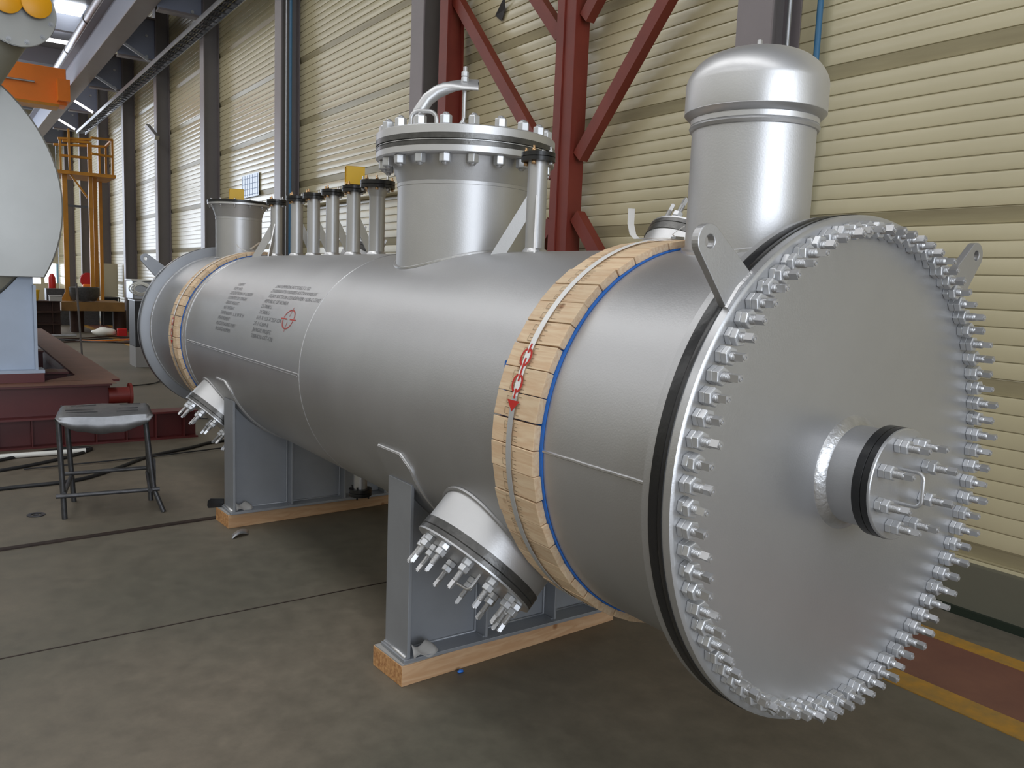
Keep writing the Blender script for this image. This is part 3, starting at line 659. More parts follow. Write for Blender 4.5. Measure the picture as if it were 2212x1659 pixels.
# ---------------------------------------------------------------- timber bands
def band(y0_, y1_, k0, k1, which, yS, arrow_k, mg=.010):
    out = []
    sb = MB(); n = 90; a0, a1 = (k0-.9)*7+3.5, (k1+.5)*7
    rows = []
    for i in range(n+1):
        a = a0+(a1-a0)*i/n; rows.append([pc(a, y0_-mg, R+.001), pc(a, y0_-mg, R+.0055), pc(a, y1_+.006, R+.0055), pc(a, y1_+.006, R+.001)])
    vs = [v for r_ in rows for v in r_]; fs = []
    for i in range(n): fs += [(4*i+j, 4*i+(j+1) % 4, 4*i+4+(j+1) % 4, 4*i+4+j) for j in range(4)]
    fs += [(0, 1, 2, 3), (4*n+3, 4*n+2, 4*n+1, 4*n)]
    sb.add(vs, fs, 0, False)
    bs_ = sb.build('blue_padding_sheet', BLUE)
    if which == 'near':
        fm = MB(); ribbon(fm, [pc(22.5, y1_+.004, R+.004), pc(22.2, y1_+.016, R+.010), pc(21.2, y1_+.030, R+.016), pc(20.0, y1_+.036, R+.008)], (0, .004, .024)); fm.build('loose_corner', BLUE, bs_)
    tag(bs_, 'blue plastic sheet wrapped under the wooden blocks of the %s band' % which, 'sheet')
    ordn = ['', 'first', 'second', 'third', 'fourth', 'fifth', 'sixth', 'seventh', 'eighth', 'ninth', 'tenth', 'eleventh', 'twelfth', 'thirteenth', 'fourteenth', 'fifteenth']
    for k in range(k0, k1+1):
        ac = k*7+3.45+random.uniform(-.12, .12); hw = 3.36
        dy = random.uniform(-.004, .004); rr = .7175+random.uniform(-.0015, .0025)
        Mr = Matrix(); ri, ro = R+.0065, rr
        mb = MB(); c_ = []
        a_ = math.radians(hw); 
        for y in (y0_+dy, y1_+dy):
            for a, rad in ((-hw, ri), (hw, ri), (hw, ro), (-hw, ro)):
                rad2 = rad/math.cos(math.radians(hw)) if rad == ro else rad
                # straight sided block: flat outer face
                c_.append(pc(ac+a, y, rad if rad == ri else ro/math.cos(math.radians(hw))*.998))
        mb.add(c_, [(0, 1, 2, 3), (7, 6, 5, 4), (0, 4, 5, 1), (1, 5, 6, 2), (2, 6, 7, 3), (3, 7, 4, 0)])
        d_ = k-arrow_k
        if d_ == 0: lb = 'pale lumber block the red arrow is painted on, %s wooden band of the vessel' % which
        else: lb = '%s pale lumber block %s the red arrow, %s wooden band around the vessel' % (ordn[abs(d_)], 'above' if d_ > 0 else 'below', which)
        o = mb.build('lumber_block', LUMBER, bevel=.0018, seg=2)
        if -5 <= k <= 11:
            Rq = ro+.0012
            for side in (-1, 1):
                st_ = MB()
                yc_ = yS+side*.031+random.uniform(-.004, .004)
                for q in range(2):
                    am = ac-1.6+q*3.0+random.uniform(-.3, .3); hh = random.uniform(.7, 1.2); ww = random.uniform(.008, .013)
                    for (ya, aa, yb, ab) in ((yc_-ww, am-hh, yc_+ww, am-hh), (yc_+ww, am-hh, yc_+ww, am+hh), (yc_+ww, am+hh, yc_-ww, am+hh), (yc_-ww, am, yc_+ww*.4, am))[:random.choice((3, 4))]:
                        strokepatch(st_, ya, aa, yb, ab, .0007, Rq, 2)
                st_.build('stamp_marking', INKW, o)
        tag(o, lb, 'wooden block', '%s band of lumber blocks' % which)
    return
band(.662, .902, -12, 14, 'near', .795, 1)
band(5.462, 5.732, -8, 13, 'far', 5.6, -1, .002)
RS = .7175/math.cos(math.radians(3.36))+.003
def strap(yS, a0, a1, ag, w_, which):
    mb = MB(); n = 120; rows = []
    for i in range(n+1):
        a = a0+(a1-a0)*i/n; rows.append([pc(a, yS-w_, RS), pc(a, yS-w_, RS+.0015), pc(a, yS+w_, RS+.0015), pc(a, yS+w_, RS)])
    vs = [v for r_ in rows for v in r_]
    for i in range(n):
        a = a0+(a1-a0)*i/n; mi = 1 if a < ag else 0
        mb.add(rows[i]+rows[i+1], [(j, (j+1) % 4, 4+(j+1) % 4, 4+j) for j in range(4)], mi)
    o = mb.build('strap', [STRAP, STRAPG]); tag(o, 'flat white packing strap tensioned over the %s wooden band' % which, 'strap'); return o
s1 = strap(.795, -75, 104, 12.5, .0135, 'near'); s2 = strap(5.60, -50, 98, 5, .013, 'far')
# free ends and buckle near the top of the near strap
tl = MB(); tail = [Vector((0.03, .90, 2.000)), Vector((.0, .97, 2.005)), Vector((-.005, 1.0, 2.03)), Vector((0, 1.015, 2.07)), Vector((0, 1.025, 2.12)), Vector((0, 1.03, 2.15))]
ribbon(tl, [(.055, .80, 2.012), (.02, .84, 2.016), (-.02, .90, 2.014), (-.03, .96, 2.012), (-.03, .985, 2.03), (-.03, 1.0, 2.07), (-.03, 1.0, 2.13)], (.022, -.014, 0))
ribbon(tl, [(.02, .80, 2.012), (.03, .83, 2.03), (.06, .80, 2.062)], (.012, .018, 0)); tl.build('strap_end', STRAP, s1)
bk = MB(); bk.box((.0, .785, 2.009), (.05, .812, 2.020)); bk.build('buckle', GALV, s1, bevel=.003)
tl2 = MB(); ribbon(tl2, [(-.05, 5.6, 2.012), (-.08, 5.62, 2.02), (-.05, 5.45, 2.08)], (.02, .012, 0)); ribbon(tl2, [(-.11, 5.62, 2.006), (-.16, 5.66, 2.03), (-.17, 5.70, 2.06)], (.018, .012, 0)); tl2.build('strap_end', STRAP, s2)
# red chain sling mark and arrow painted on the strap and blocks
def chain_mark(yS, up, parent, Rm):
    mb = MB(); k = 1/Rm*180/PI
    mid = 14.8+up
    for cc in (mid+9.0, mid+1.6):
        ringpatch(yS+.002, cc, .025, .030, .0048, -PI*.40, PI*.40, Rm, mb, 12); ringpatch(yS+.002, cc, .025, .030, .0048, PI*.60, PI*1.40, Rm, mb, 12)
    for a0, a1 in ((mid+13.0, mid+10.2), (mid+8.8, mid+2.2), (mid+.2, mid-2.5)): strokepatch(mb, yS, a0, yS, a1, .0046, Rm)
    mb.add([pc(mid-3.0, yS+.035, Rm), pc(mid-3.0, yS-.035, Rm), pc(mid-6.0, yS, Rm)], [(0, 1, 2)])
    return mb.build('sling_mark', RED, parent)
chain_mark(.795, 0, s1, RS+.0024); chain_mark(5.60, -14, s2, RS+.0024)

# ---------------------------------------------------------------- timbers, paper under saddles
def timber(yc, lab):
    a = math.radians(3.2); M_ = T((-.632, yc-.135, 0)) @ Matrix.Rotation(a, 4, 'Z')
    mb = MB(); vs_ = [(0, 0, 0), (1.345, 0, 0), (1.345, .265, 0), (0, .265, 0), (0, 0, .098), (1.345, 0, .098), (1.345, .265, .098), (0, .265, .098)]
    mb.add([M_ @ Vector(v) for v in vs_], [(0,3,2,1), (4,5,6,7), (0,1,5,4), (2,3,7,6)], 0); mb.add([M_ @ Vector(v) for v in vs_], [(1,2,6,5), (3,0,4,7)], 1)
    o = mb.build('timber_beam', [TIMBER, CHIP], bevel=.003); tag(o, lab, 'timber beam'); return M_
Mn = timber(1.815, 'thick pine beam under the near saddle of the silver vessel')
Mf = timber(4.485, 'thick pine beam under the far saddle of the silver vessel')
def paper(M_, lab, flap):
    mb = MB(); mb.box((.002, .004, .0985), (1.34, .255, .1045), 0, M_)
    o = mb.build('paper_sheet', PAPER); tag(o, lab, 'paper')
    fm = MB(); n = 8; g = []
    for j in range(5):
        for i in range(n+1):
            u, v_ = i/n, j/4
            x = -.005+flap*u; y = -.012-.02*math.sin(u*3)*v_+.05*v_*u; z = .112+.012+ .06*v_*(1-.5*u)+.014*math.sin(u*7+v_*3)
            g.append(M_ @ Vector((x+.06, y+.03*v_, z)))
    fm.add(g, [(j*(n+1)+i, j*(n+1)+i+1, (j+1)*(n+1)+i+1, (j+1)*(n+1)+i) for j in range(4) for i in range(n)], 0, True)
    f_ = fm.build('torn_flap', PAPER, o); sm = f_.modifiers.new('solid', 'SOLIDIFY'); sm.thickness = .001
paper(Mn, 'grey paper sheet between the near saddle and its beam, torn flap sticking up', .13)
paper(Mf, 'grey paper sheet between the far saddle and its beam, crumpled at the corner', .12)

# ---------------------------------------------------------------- things on the floor
# sheet steel trestle stool
ST = thing('work_stool', 'dark tube trestle stool with a bent sheet steel top beside the vessel', 'stool', (-1.28, 5.3, 0))
legs = [((-1.577, 5.12, 0), (-1.60, 5.13, .73)), ((-1.46, 5.59, 0), (-1.50, 5.58, .73)), ((-.985, 5.04, .16), (-1.035, 5.08, .73)), ((-.945, 5.37, 0), (-.965, 5.42, .73))]
for i, (a, b2) in enumerate(legs):
    mb = MB(); mb.cyl(a, b2, .019, 14)
    if i == 2: mb.cyl((-.985, 5.04, .17), (-.93, 4.99, .002), .018, 14)
    mb.build('leg', DSTEEL, ST)
for a, b2 in (((-1.63, 5.105, .175), (-.95, 5.02, .175)), ((-1.52, 5.57, .23), (-.96, 5.40, .26)), ((-1.58, 5.10, .19), (-1.47, 5.60, .21)), ((-1.02, 5.0, .175), (-.955, 5.43, .22))):
    MB().cyl(a, b2, .016, 12).build('cross_bar', DSTEEL, ST)
MB().box((-.955, 5.22, .10), (-.935, 5.30, .36)).build('side_plate', DSTEEL, ST)
tb = MB(); n = 24; g = []
P00, P10, P01, P11 = Vector((-1.625, 5.10, .745)), Vector((-.985, 5.03, .745)), Vector((-1.53, 5.62, .755)), Vector((-.935, 5.46, .765))
def edge_pt(u, v_, dz=0):
    p_ = (P00*(1-u)+P10*u)*(1-v_)+(P01*(1-u)+P11*u)*v_; return p_+Vector((0, 0, dz))
rows = []
for v_, f_ in ((-.1, 1), (-.04, .45), (0, 0), (.06, -1), (.5, -1), (.94, -1), (1, 0), (1.05, 1)):
    row = []
    for i in range(n+1):
        u = i/n; s_ = math.sin(PI*u)
        if f_ > 0: row.append(edge_pt(u, 0 if v_ < .5 else 1, 0)+Vector((0, (-.012 if v_ < .5 else .012)*f_, -.125*f_*s_**.55 + .004*math.sin(u*25))))
        else: row.append(edge_pt(u, v_, (.008 if f_ < 0 else 0)+.004*math.sin(u*9+v_*4)-(.02 if u in (0, 1) else 0)))
    rows.append(row)
tb.add([p_ for r_ in rows for p_ in r_], [(j*(n+1)+i, j*(n+1)+i+1, (j+1)*(n+1)+i+1, (j+1)*(n+1)+i) for j in range(len(rows)-1) for i in range(n)], 0, True)
tt = tb.build('seat', SHEET, ST, angle=50); sm = tt.modifiers.new('solid', 'SOLIDIFY'); sm.thickness = .003
for u0, u1, v_ in ((.10, .42, .25), (.08, .38, .45), (.12, .40, .8), (.62, .85, .25), (.64, .86, .5), (.66, .9, .85)):
    a, b2 = edge_pt(u0, v_, .014), edge_pt(u1, v_+.03, .014); MB().beam(a, b2, .012, .003).build('slot', BLK, ST)
# bent scrap plate, washer ring, steel pole, hoses
mb = MB(); g = []
for j in range(2):
    for i in range(7): g.append(Vector((-.68+.13*i/6+.03*j, 4.10+.05*i/6*1.0-.0+(.10*j), .004+.022*math.sin(PI*i/6))))
mb.add(g, [(i, i+1, 8+i, 7+i) for i in range(6)], 0, True); o = mb.build('scrap_plate', GALV); sm = o.modifiers.new('s', 'SOLIDIFY'); sm.thickness = .003
tag(o, 'small curved scrap plate lying on the floor in front of the far timber', 'metal scrap')
rg = MB(); rg.lathe([(.035, 0), (.06, 0), (.06, .006), (.035, .006), (.035, 0)], frame((-1.741, 5.31, .001), (0, 0, 1)), 28, 0, False, False, False); rg.lathe([(0, 0), (.018, 0), (.018, .005), (0, .005)], frame((-1.741, 5.31, .001), (0, 0, 1)), 16, 0, False, False, False)
tag(rg.build('steel_washer', DSTEEL), 'flat round steel ring on the floor left of the stool', 'washer')
tag(MB().cyl((-2.4, 7.43, .028), (-1.137, 7.405, .028), .024, 14).build('steel_tube', WHITEP), 'long pale steel tube lying on the floor in front of the red frame', 'tube')
def hose(pts, r_, lab, m=BLK, cat='hose'):
    # Catmull-Rom through the points
    P_ = [Vector(q) for q in pts]; out = []
    for i in range(len(P_)-1):
        a, b2, c_, d_ = P_[max(i-1, 0)], P_[i], P_[i+1], P_[min(i+2, len(P_)-1)]
        for k in range(8):
            t = k/8; out.append(.5*((2*b2)+(c_-a)*t+(2*a-5*b2+4*c_-d_)*t*t+(3*b2-a-3*c_+d_)*t**3))
    out.append(P_[-1]); mb = MB(); mb.tube(out, r_, 8); return tag(mb.build('hose', m), lab, cat)
z = .016
hose([(-2.6, 6.0, z), (-1.918, 6.18, z), (-1.38, 6.23, z), (-1.0, 6.55, z), (-.66, 6.93, z), (-.2, 7.2, z), (.08, 7.39, z), (.6, 7.5, z)], .016, 'thick black hose running on the floor behind the stool')
hose([(-2.5, 6.75, z), (-1.88, 6.88, z), (-1.4, 7.15, z), (-1.08, 7.5, z), (-1.15, 7.62, z), (-1.4, 7.6, z), (-1.75, 7.4, z), (-2.3, 6.9, z)], .015, 'black hose looping back beside the pale steel tube')
hose([(-1.7, 6.85, z), (-.9, 6.9, z), (-.2, 7.0, z), (.5, 7.15, z)], .007, 'thin black cable on the floor behind the stool', cat='cable')
hose([(.1, 9.6, z), (.5, 9.6, z), (.8, 10.2, z), (1.3, 10.6, z)], .008, 'thin black cable coming out behind the red pipe stub', cat='cable')
hose([(.2, 9.0, z), (.7, 8.7, z), (1.2, 8.9, z)], .008, 'thin black cable curving under the far flange', cat='cable')
hose([(.15, 12.2, z), (.5, 12.4, z), (.75, 12.9, z), (1.0, 13.4, z)], .010, 'thin cable running to the dark welding cabinet', cat='cable')

# lower red beam and the red frame ---------------------------------------------------
def ibeam(mb, p, q, h, w_, tf=.02, tw=.014, up=(0, 0, 1), ribs=0):
    p, q = Vector(p), Vector(q); u = Vector(up)
    mb.beam(p+u*(h/2-tf/2), q+u*(h/2-tf/2), w_, tf, up); mb.beam(p-u*(h/2-tf/2), q-u*(h/2-tf/2), w_, tf, up); mb.beam(p, q, tw, h-2*tf, up)
    for i in range(ribs):
        c_ = p+(q-p)*(i+.5)/ribs; d_ = (q-p).normalized(); mb.beam(c_-d_*.006, c_+d_*.006, w_*.96, h-2*tf, up)
    return mb
mb = MB(); ibeam(mb, (-4, 7.93, .151), (.03, 7.93, .151), .302, .24, ribs=14); tag(mb.build('steel_beam', REDFR), 'long dark red floor beam lying under the front of the red frame', 'steel beam')
FR = thing('equipment_skid', 'dark red welded steel frame carrying the pale vessel on the left', 'steel frame', (-2, 9, .305))
def fr(p, q, name, ribs=0, h=.34, w_=.30):
    mb = MB(); ibeam(mb, p, q, h, w_, ribs=ribs); return mb.build(name, [REDFR], FR)
zc_ = .305+.17
fr((-4, 7.85, zc_), (-.84, 7.85, zc_), 'front_beam', 0); fr((-.90, 8.02, zc_), (-.90, 16.0, zc_), 'side_beam', 0, w_=.36)
fr((-4, 9.0, zc_), (-1.1, 9.0, zc_), 'cross_beam'); fr((-4, 11.6, zc_), (-1.1, 11.6, zc_), 'cross_beam'); fr((-4, 14.4, zc_), (-1.1, 14.4, zc_), 'cross_beam')
MB().box((-4, 7.68, .646), (-.80, 8.02, .650)).build('dusty_top', DUSTY, FR); MB().box((-1.08, 8.02, .647), (-.71, 16, .651)).build('dusty_top', DUSTY, FR)
mb = MB(); mb.prism([(-1.07, 8.0), (-1.45, 8.0), (-1.07, 8.5)], T((0, 0, .640)), .010); mb.build('gusset_plate', DUSTY, FR)
for yy in (9.0, 11.6, 14.4): MB().box((-4, yy-.15, .646), (-1.2, yy+.15, .650)).build('dusty_top', DUSTY, FR)
mb = MB(); mb.lathe([(.085, 0), (.085, .20), (.125, .20), (.125, .225), (.10, .225), (.10, .21), (0, .21)], frame((-.86, 7.85, .50), (1, 0, 0)), 32, 0, True, False, False); mb.build('pipe_stub', mat('bright_red_primer', srgb(118, 40, 34), 0, .4), FR, angle=35)
for (x_, y_, z_, l_) in ((-.45, 10.5, .151, 1.0), (-.75, 12.6, .151, 1.2)):
    mb = MB(); ibeam(mb, (x_-l_, y_, z_), (x_, y_, z_), .302, .30, ribs=3); tag(mb.build('steel_beam', BROWN), 'short dark beam on the floor right of the red frame, %s' % ('nearer one' if y_ < 11 else 'farther one'), 'steel beam')

# pale vessel on the left ------------------------------------------------------------
LV = thing('pale_vessel', 'pale grey vessel with a big round end at the left edge, capped nozzle on top', 'pressure vessel', (-2.68, 9, .75))
cx, cz, Rl, yl = -2.684, 2.400, 1.4715, 7.92
poly = []; chord = -(cz-1.697); a_end = math.asin(chord/Rl)
for t in arc(56, a_end, PI-a_end): poly.append((Rl*math.cos(t), Rl*math.sin(t)))
mb = MB(); nn_ = len(poly); ctr = Vector((cx, yl-.05, cz))
rings = [(1.0, yl), (.99, yl-.008), (.8, yl-.014), (.5, yl-.022), (.2, yl-.024)]
rs_ = [[Vector((cx+x_*s_, y_, cz+z_*s_)) for x_, z_ in poly] for s_, y_ in rings]
for i in range(len(rs_)-1): mb.add(rs_[i]+rs_[i+1], [(k, (k+1) % nn_, nn_+(k+1) % nn_, nn_+k) for k in range(nn_)], 0, True)
mb.add(rs_[-1], [tuple(range(nn_))], 0, True); bk_ = [v+Vector((0, .03, 0)) for v in rs_[0]]
mb.add(rs_[0]+bk_, [(k, (k+1) % nn_, nn_+(k+1) % nn_, nn_+k) for k in range(nn_)], 0, False); mb.add(bk_, [tuple(range(nn_))], 0)
mb.build('end_sheet', LVES, LV, angle=25)
mb = MB(); mb.lathe([(0, 0), (1.2, 0), (1.31, .05), (1.34, .12), (1.34, 9)], frame((cx, yl+.03, cz+.10), (0, 1, 0)), 96, 0, True, False, True); mb.build('shell', DKV, LV)
# its saddle
for ys in (8.05, 14.0):
    sd = MB(); xs_ = [-1.2+2.4*i/30 for i in range(31)]
    poly = [(-1.2, .77), (1.2, .77)] + [(x_, cz+.10-math.sqrt(1.34**2-x_*x_)) for x_ in reversed(xs_)]
    k = len(poly); a = [Vector((cx+x_, ys, z_)) for x_, z_ in poly]; b2 = [v+Vector((0, .02, 0)) for v in a]
    sd.add(a+b2, [tuple(range(k)), tuple(range(2*k-1, k-1, -1))]+[(i, (i+1) % k, k+(i+1) % k, k+i) for i in range(k)]); so = sd.build('saddle', LSAD, LV)
    MB().box((cx+1.19, ys-.09, .77), (cx+1.215, ys+.13, 1.62)).build('side_plate', LSAD, so); MB().box((cx-1.2, ys-.12, .745), (cx+1.27, ys+.16, .775)).build('base_plate', LSAD, so)
MB().box((-3.9, 7.93, .652), (-1.42, 8.3, .745)).build('packing_block', REDFR, LV)
# nozzle with bolted cover and orange caps
nrm_ = Vector((.12, -.93, -.02)).normalized(); C0 = Vector((-1.60, 7.3, 4.05)); mN = frame(C0, nrm_, (0, 0, 1))
mb = MB(); pts = [C0-nrm_*.045, C0-nrm_*.20, C0-nrm_*.34+Vector((-.03, 0, -.05)), C0-nrm_*.44+Vector((-.11, 0, -.20)), C0-nrm_*.5+Vector((-.24, 0, -.44)), C0-nrm_*.52+Vector((-.60, 0, -1.1))]
mb.tube(pts, .225, 40, rs=[.245]*6); NP = mb.build('nozzle_pipe', DKV, LV)
mb = MB(); mb.lathe([(.0, -.045), (.315, -.045), (.315, -.012), (.31, -.011), (.31, 0), (0, 0)], mN, 56, 0, True, False, False); NC = mb.build('bolted_cover', LVES, NP, angle=35)
mb = MB(); mb.lathe([(.317, -.030), (.317, -.016)], mN, 56, 0, True, False, False); mb.build('gasket', BLK, NP)
for k in range(12):
    a = 2*PI*(k+.5)/12; q = mN @ Vector((.275*math.cos(a), .275*math.sin(a), 0)); mb = MB(); mb.lathe([(.022, 0), (.022, .006), (.015, .006), (.015, .022), (.009, .022), (.009, .032), (0, .032)], frame(q, nrm_), 12, 0, False, False, False); mb.build('bolt', GALV, NP)
for dx, dz in ((-.085, .055), (.140, .060)):
    q = mN @ Vector((dz, -dx, 0)); 
    q = C0 + Vector((dx, 0, dz)) ; mc = frame(q, nrm_, (0, 0, 1)); mb = MB(); mb.lathe([(.105, 0), (.105, .05), (.120, .05), (.120, .058)], mc, 36, 0, True, False, False); mb.build('stub', LVES, NP)
    mb = MB(); mb.lathe([(.121, .056), (.121, .070), (.118, .072), (0, .072)], mc, 36, 0, True, False, False); mb  .build('orange_cap', CAPO, NP, angle=35)

# ---------------------------------------------------------------- steelwork along the wall
def column(y, lab, m=COLG, top=9.3, w_=.29, cond=0, red=False):
    o = thing('steel_column', lab, 'column', (2.46, y, 0), 'steel wall columns')
    MB().box((2.30, y-w_/2, 0), (2.318, y+w_/2, top)).build('inner_flange', m, o); MB().box((2.318, y-.008, 0), (2.602, y+.008, top)).build('web', COLD, o)
    MB().box((2.60, y-w_/2, 0), (2.612, y+w_/2, top)).build('outer_flange', m, o)
    return o
labs = ['grey steel column behind the dome nozzle', 'grey steel column left of the red braced bay', 'grey steel column with blue conduit behind the small nozzles', 'grey steel column above the wide neck nozzle', 'grey steel column fifth from the domed nozzle', 'grey steel column sixth from the domed nozzle', 'grey steel column just behind the yellow tower', 'grey steel column second behind the yellow tower', 'farthest grey steel column by the end wall']
ycs = [2.40, 7.18, 11.83, 16.38, 20.72, 25.1, 29.5, 33.9, 38.3]
for y, lb in zip(ycs, labs): column(y, lb)
for y in (-2.2, -6.8): column(y, 'grey steel column at the near end of the wall')
def pipe(x, y, r_, z0_, z1_, m, lab):
    return tag(MB().cyl((x, y, z0_), (x, y, z1_), r_, 14).build('wall_pipe', m), lab, 'pipe')
pipe(2.56, 2.075, .020, .31, 9, BLUEP, 'blue pipe on the wall right of the column behind the dome'); pipe(2.50, 2.27, .016, .31, 9, GALV, 'galvanised conduit inside the column behind the dome')
pipe(2.42, 11.58, .020, .31, 9, BLUEP, 'blue pipe beside the column behind the small nozzles'); pipe(2.40, 11.50, .014, .31, 9, BLUEP, 'thin blue pipe paired with the blue pipe behind the small nozzles'); pipe(2.38, 11.66, .014, .31, 9, GALV, 'thin galvanised conduit on the column behind the small nozzles')
# red braced bay
def redpost(y, lab, x=2.40, w_=.17):
    o = thing('red_post', lab, 'steel post', (x, y, 0)); MB().box((x-.10, y-w_/2, 0), (x-.088, y+w_/2, 9.3)).build('front_flange', REDP, o); MB().box((x-.088, y-.03, 0), (x+.1, y-.018, 9.3)).build('web', REDP, o); MB().box((x+.1, y-w_/2, 0), (x+.112, y+w_/2, 9.3)).build('back_flange', REDP, o); return o
pz = thing('red_post', 'wide red steel post in the middle of the braced bay', 'steel post', (2.42, 4.44, 0))
MB().box((2.335, 4.36, 0), (2.50, 4.50, 9.3)).build('box_section', REDP, pz, bevel=.004); MB().box((2.32, 4.50, 0), (2.36, 4.60, 9.3)).build('side_flange', REDP, pz)
redpost(6.58, 'slim red steel post beside the grey column left of the braced bay')
def redbrace(p, q, lab, w_=.10): 
    mb = MB(); mb.beam((2.42,)+p, (2.42,)+q, .09, w_, up=(1, 0, 0) ); return tag(mb.build('diagonal_brace', REDP), lab, 'brace')
def rb_(p, q, lab, w_=.12):
    P_, Q_ = Vector((2.42, p[0], p[1])), Vector((2.42, q[0], q[1])); mb = MB(); d_ = (Q_-P_).normalized(); sd = d_.cross(Vector((1, 0, 0))).normalized()
    mb.beam(P_, Q_, .09, w_, up=sd); return tag(mb.build('diagonal_brace', REDP), lab, 'brace', 'red diagonal braces of the bay')
rb_((4.31, 2.95), (2.62, 4.85), 'red diagonal brace rising right from the red post toward the dome column')
rb_((4.65, 2.82), (6.52, 4.84), 'red diagonal brace rising left from the red post behind the manhole')
rb_((4.65, 4.05), (6.5, 6.0), 'red diagonal brace left of the post at the top edge')
rb_((4.31, 4.12), (2.6, 5.9), 'short red diagonal brace right of the post at the top edge')
rb_((4.31, 2.44), (2.9, .9), 'red diagonal brace falling right from the red post behind the vessel')
rb_((4.65, 2.40), (6.0, .9), 'red diagonal brace falling left from the red post behind the vessel')

# cable tray
ct = thing('cable_tray', 'long galvanised ladder cable tray along the columns near the roof', 'cable tray', (2.1, 15, 6.55))
MB().box((1.985, 8, 6.50), (2.0, 32, 6.60)).build('side_rail', GALV, ct); MB().box((2.27, 8, 6.50), (2.285, 32, 6.60)).build('side_rail', GALV, ct)
y = 8.2; k = 0
rm = MB()
while y < 32: 
    if k < 70: MB().box((2.0, y, 6.512), (2.27, y+.03, 6.53)).build('rung', DSTEEL, ct)
    y += .33; k += 1
for i in range(4):
    pts = [(2.06+.05*i+.01*math.sin(j*1.7+i), 8+j*1.2, 6.545+.008*math.sin(j*2.3+i*2)) for j in range(21)]; MB().tube(pts, .014, 6).build('cable', BLK, ct)
# crane runway girder, brackets, struts, duct, lamps
gd = thing('runway_girder', 'grey crane runway girder running along the hall near the roof', 'girder', (1.15, 12, 6.95))
MB().box((1.26, -10, 6.98), (1.275, 44, 7.85)).build('web', BLUEGREY, gd); MB().box((1.08, -10, 6.95), (1.46, 44, 6.98)).build('bottom_flange', COLG, gd); MB().box((1.08, -10, 7.85), (1.46, 44, 7.88)).build('top_flange', COLG, gd)
for i, y in enumerate(ycs):
    o = thing('girder_bracket', 'bracket plate from the crane girder to the %s wall column from the dome' % ('first','second','third','fourth','fifth','sixth','seventh','eighth','ninth')[i], 'bracket', (1.9, y, 6.9), 'crane girder brackets')
    MB().box((1.47, y-.01, 6.90), (2.30, y+.01, 7.85)).build('plate', BLUEGREY, o); MB().box((1.47, y-.12, 6.86), (2.30, y+.12, 6.90)).build('bottom_flange', COLG, o); MB().box((1.47, y-.12, 7.83), (2.30, y+.12, 7.87)).build('top_flange', COLG, o)
    for zq in (6.96, 7.44): MB().cyl((2.12, y-.05, zq), (2.12, y-.01, zq), .035, 6).build('bolt', NUTW, o)
for y, m_, nm, lb in ((19.9, GALV, 'strut', 'grey diagonal strut of the cable tray nearest the viewer'), (24.0, GALV, 'strut', 'grey diagonal strut of the cable tray, next after the nearest'), (28.2, LAMP, 'strip_lamp', 'lit white strip lamp above the yellow tower, nearer of two'), (32.3, LAMP, 'strip_lamp', 'lit white strip lamp above the yellow tower, farther of two')):
    tag(MB().beam((1.40, y, 7.02), (1.99, y, 6.70), .05, .06).build(nm, m_), lb, 'lamp' if m_ is LAMP else 'strut')
dc = MB()
dc.cyl((1.13, -8, 8.05), (1.13, 30.0, 8.05), .125, 24); D = dc.build('air_duct', DUCT); tag(D, 'round shiny metal duct running above the crane girder', 'duct')
for y in (22.5, 26.2): MB().lathe([(.128, 0), (.140, .01), (.140, .05), (.128, .06)], frame((1.13, y, 8.05), (0, 1, 0)), 24, 0, True, False, False).build('duct_clamp', BLK, D)
cr = thing('overhead_crane', 'orange overhead crane bridge spanning the hall near the roof', 'crane', (-5, 26.3, 6.4))
MB().box((-13.9, 26.0, 6.42), (1.0, 26.5, 7.44)).build('bridge_girder', ORANGE, cr, bevel=.02); MB().box((.75, 25.7, 6.5), (1.06, 27.2, 7.1)).build('end_carriage', ORANGE, cr)
MB().box((-13.9, 25.9, 6.34), (.8, 26.6, 6.42)).build('lower_flange', YELD, cr); MB().cyl((-12, 25.95, 6.9), (.2, 25.95, 6.95), .03, 10).build('conductor_bar', GALV, cr)
for i, (x_, y_) in enumerate(((1.0, 29.3), (-3, 29.3), (-6, 29.3))):
    tag(MB().box((x_-.5, y_-.09, 8.9), (x_+.5, y_+.09, 8.98)).build('roof_lamp', LAMP), 'lit roof strip lamp beyond the orange crane, %s' % ('rightmost', 'middle one', 'leftmost')[i], 'lamp')
sk = struct(MB().box((.80, 25.9, 9.22), (1.55, 27.8, 9.28)).build('window_3', SKY))

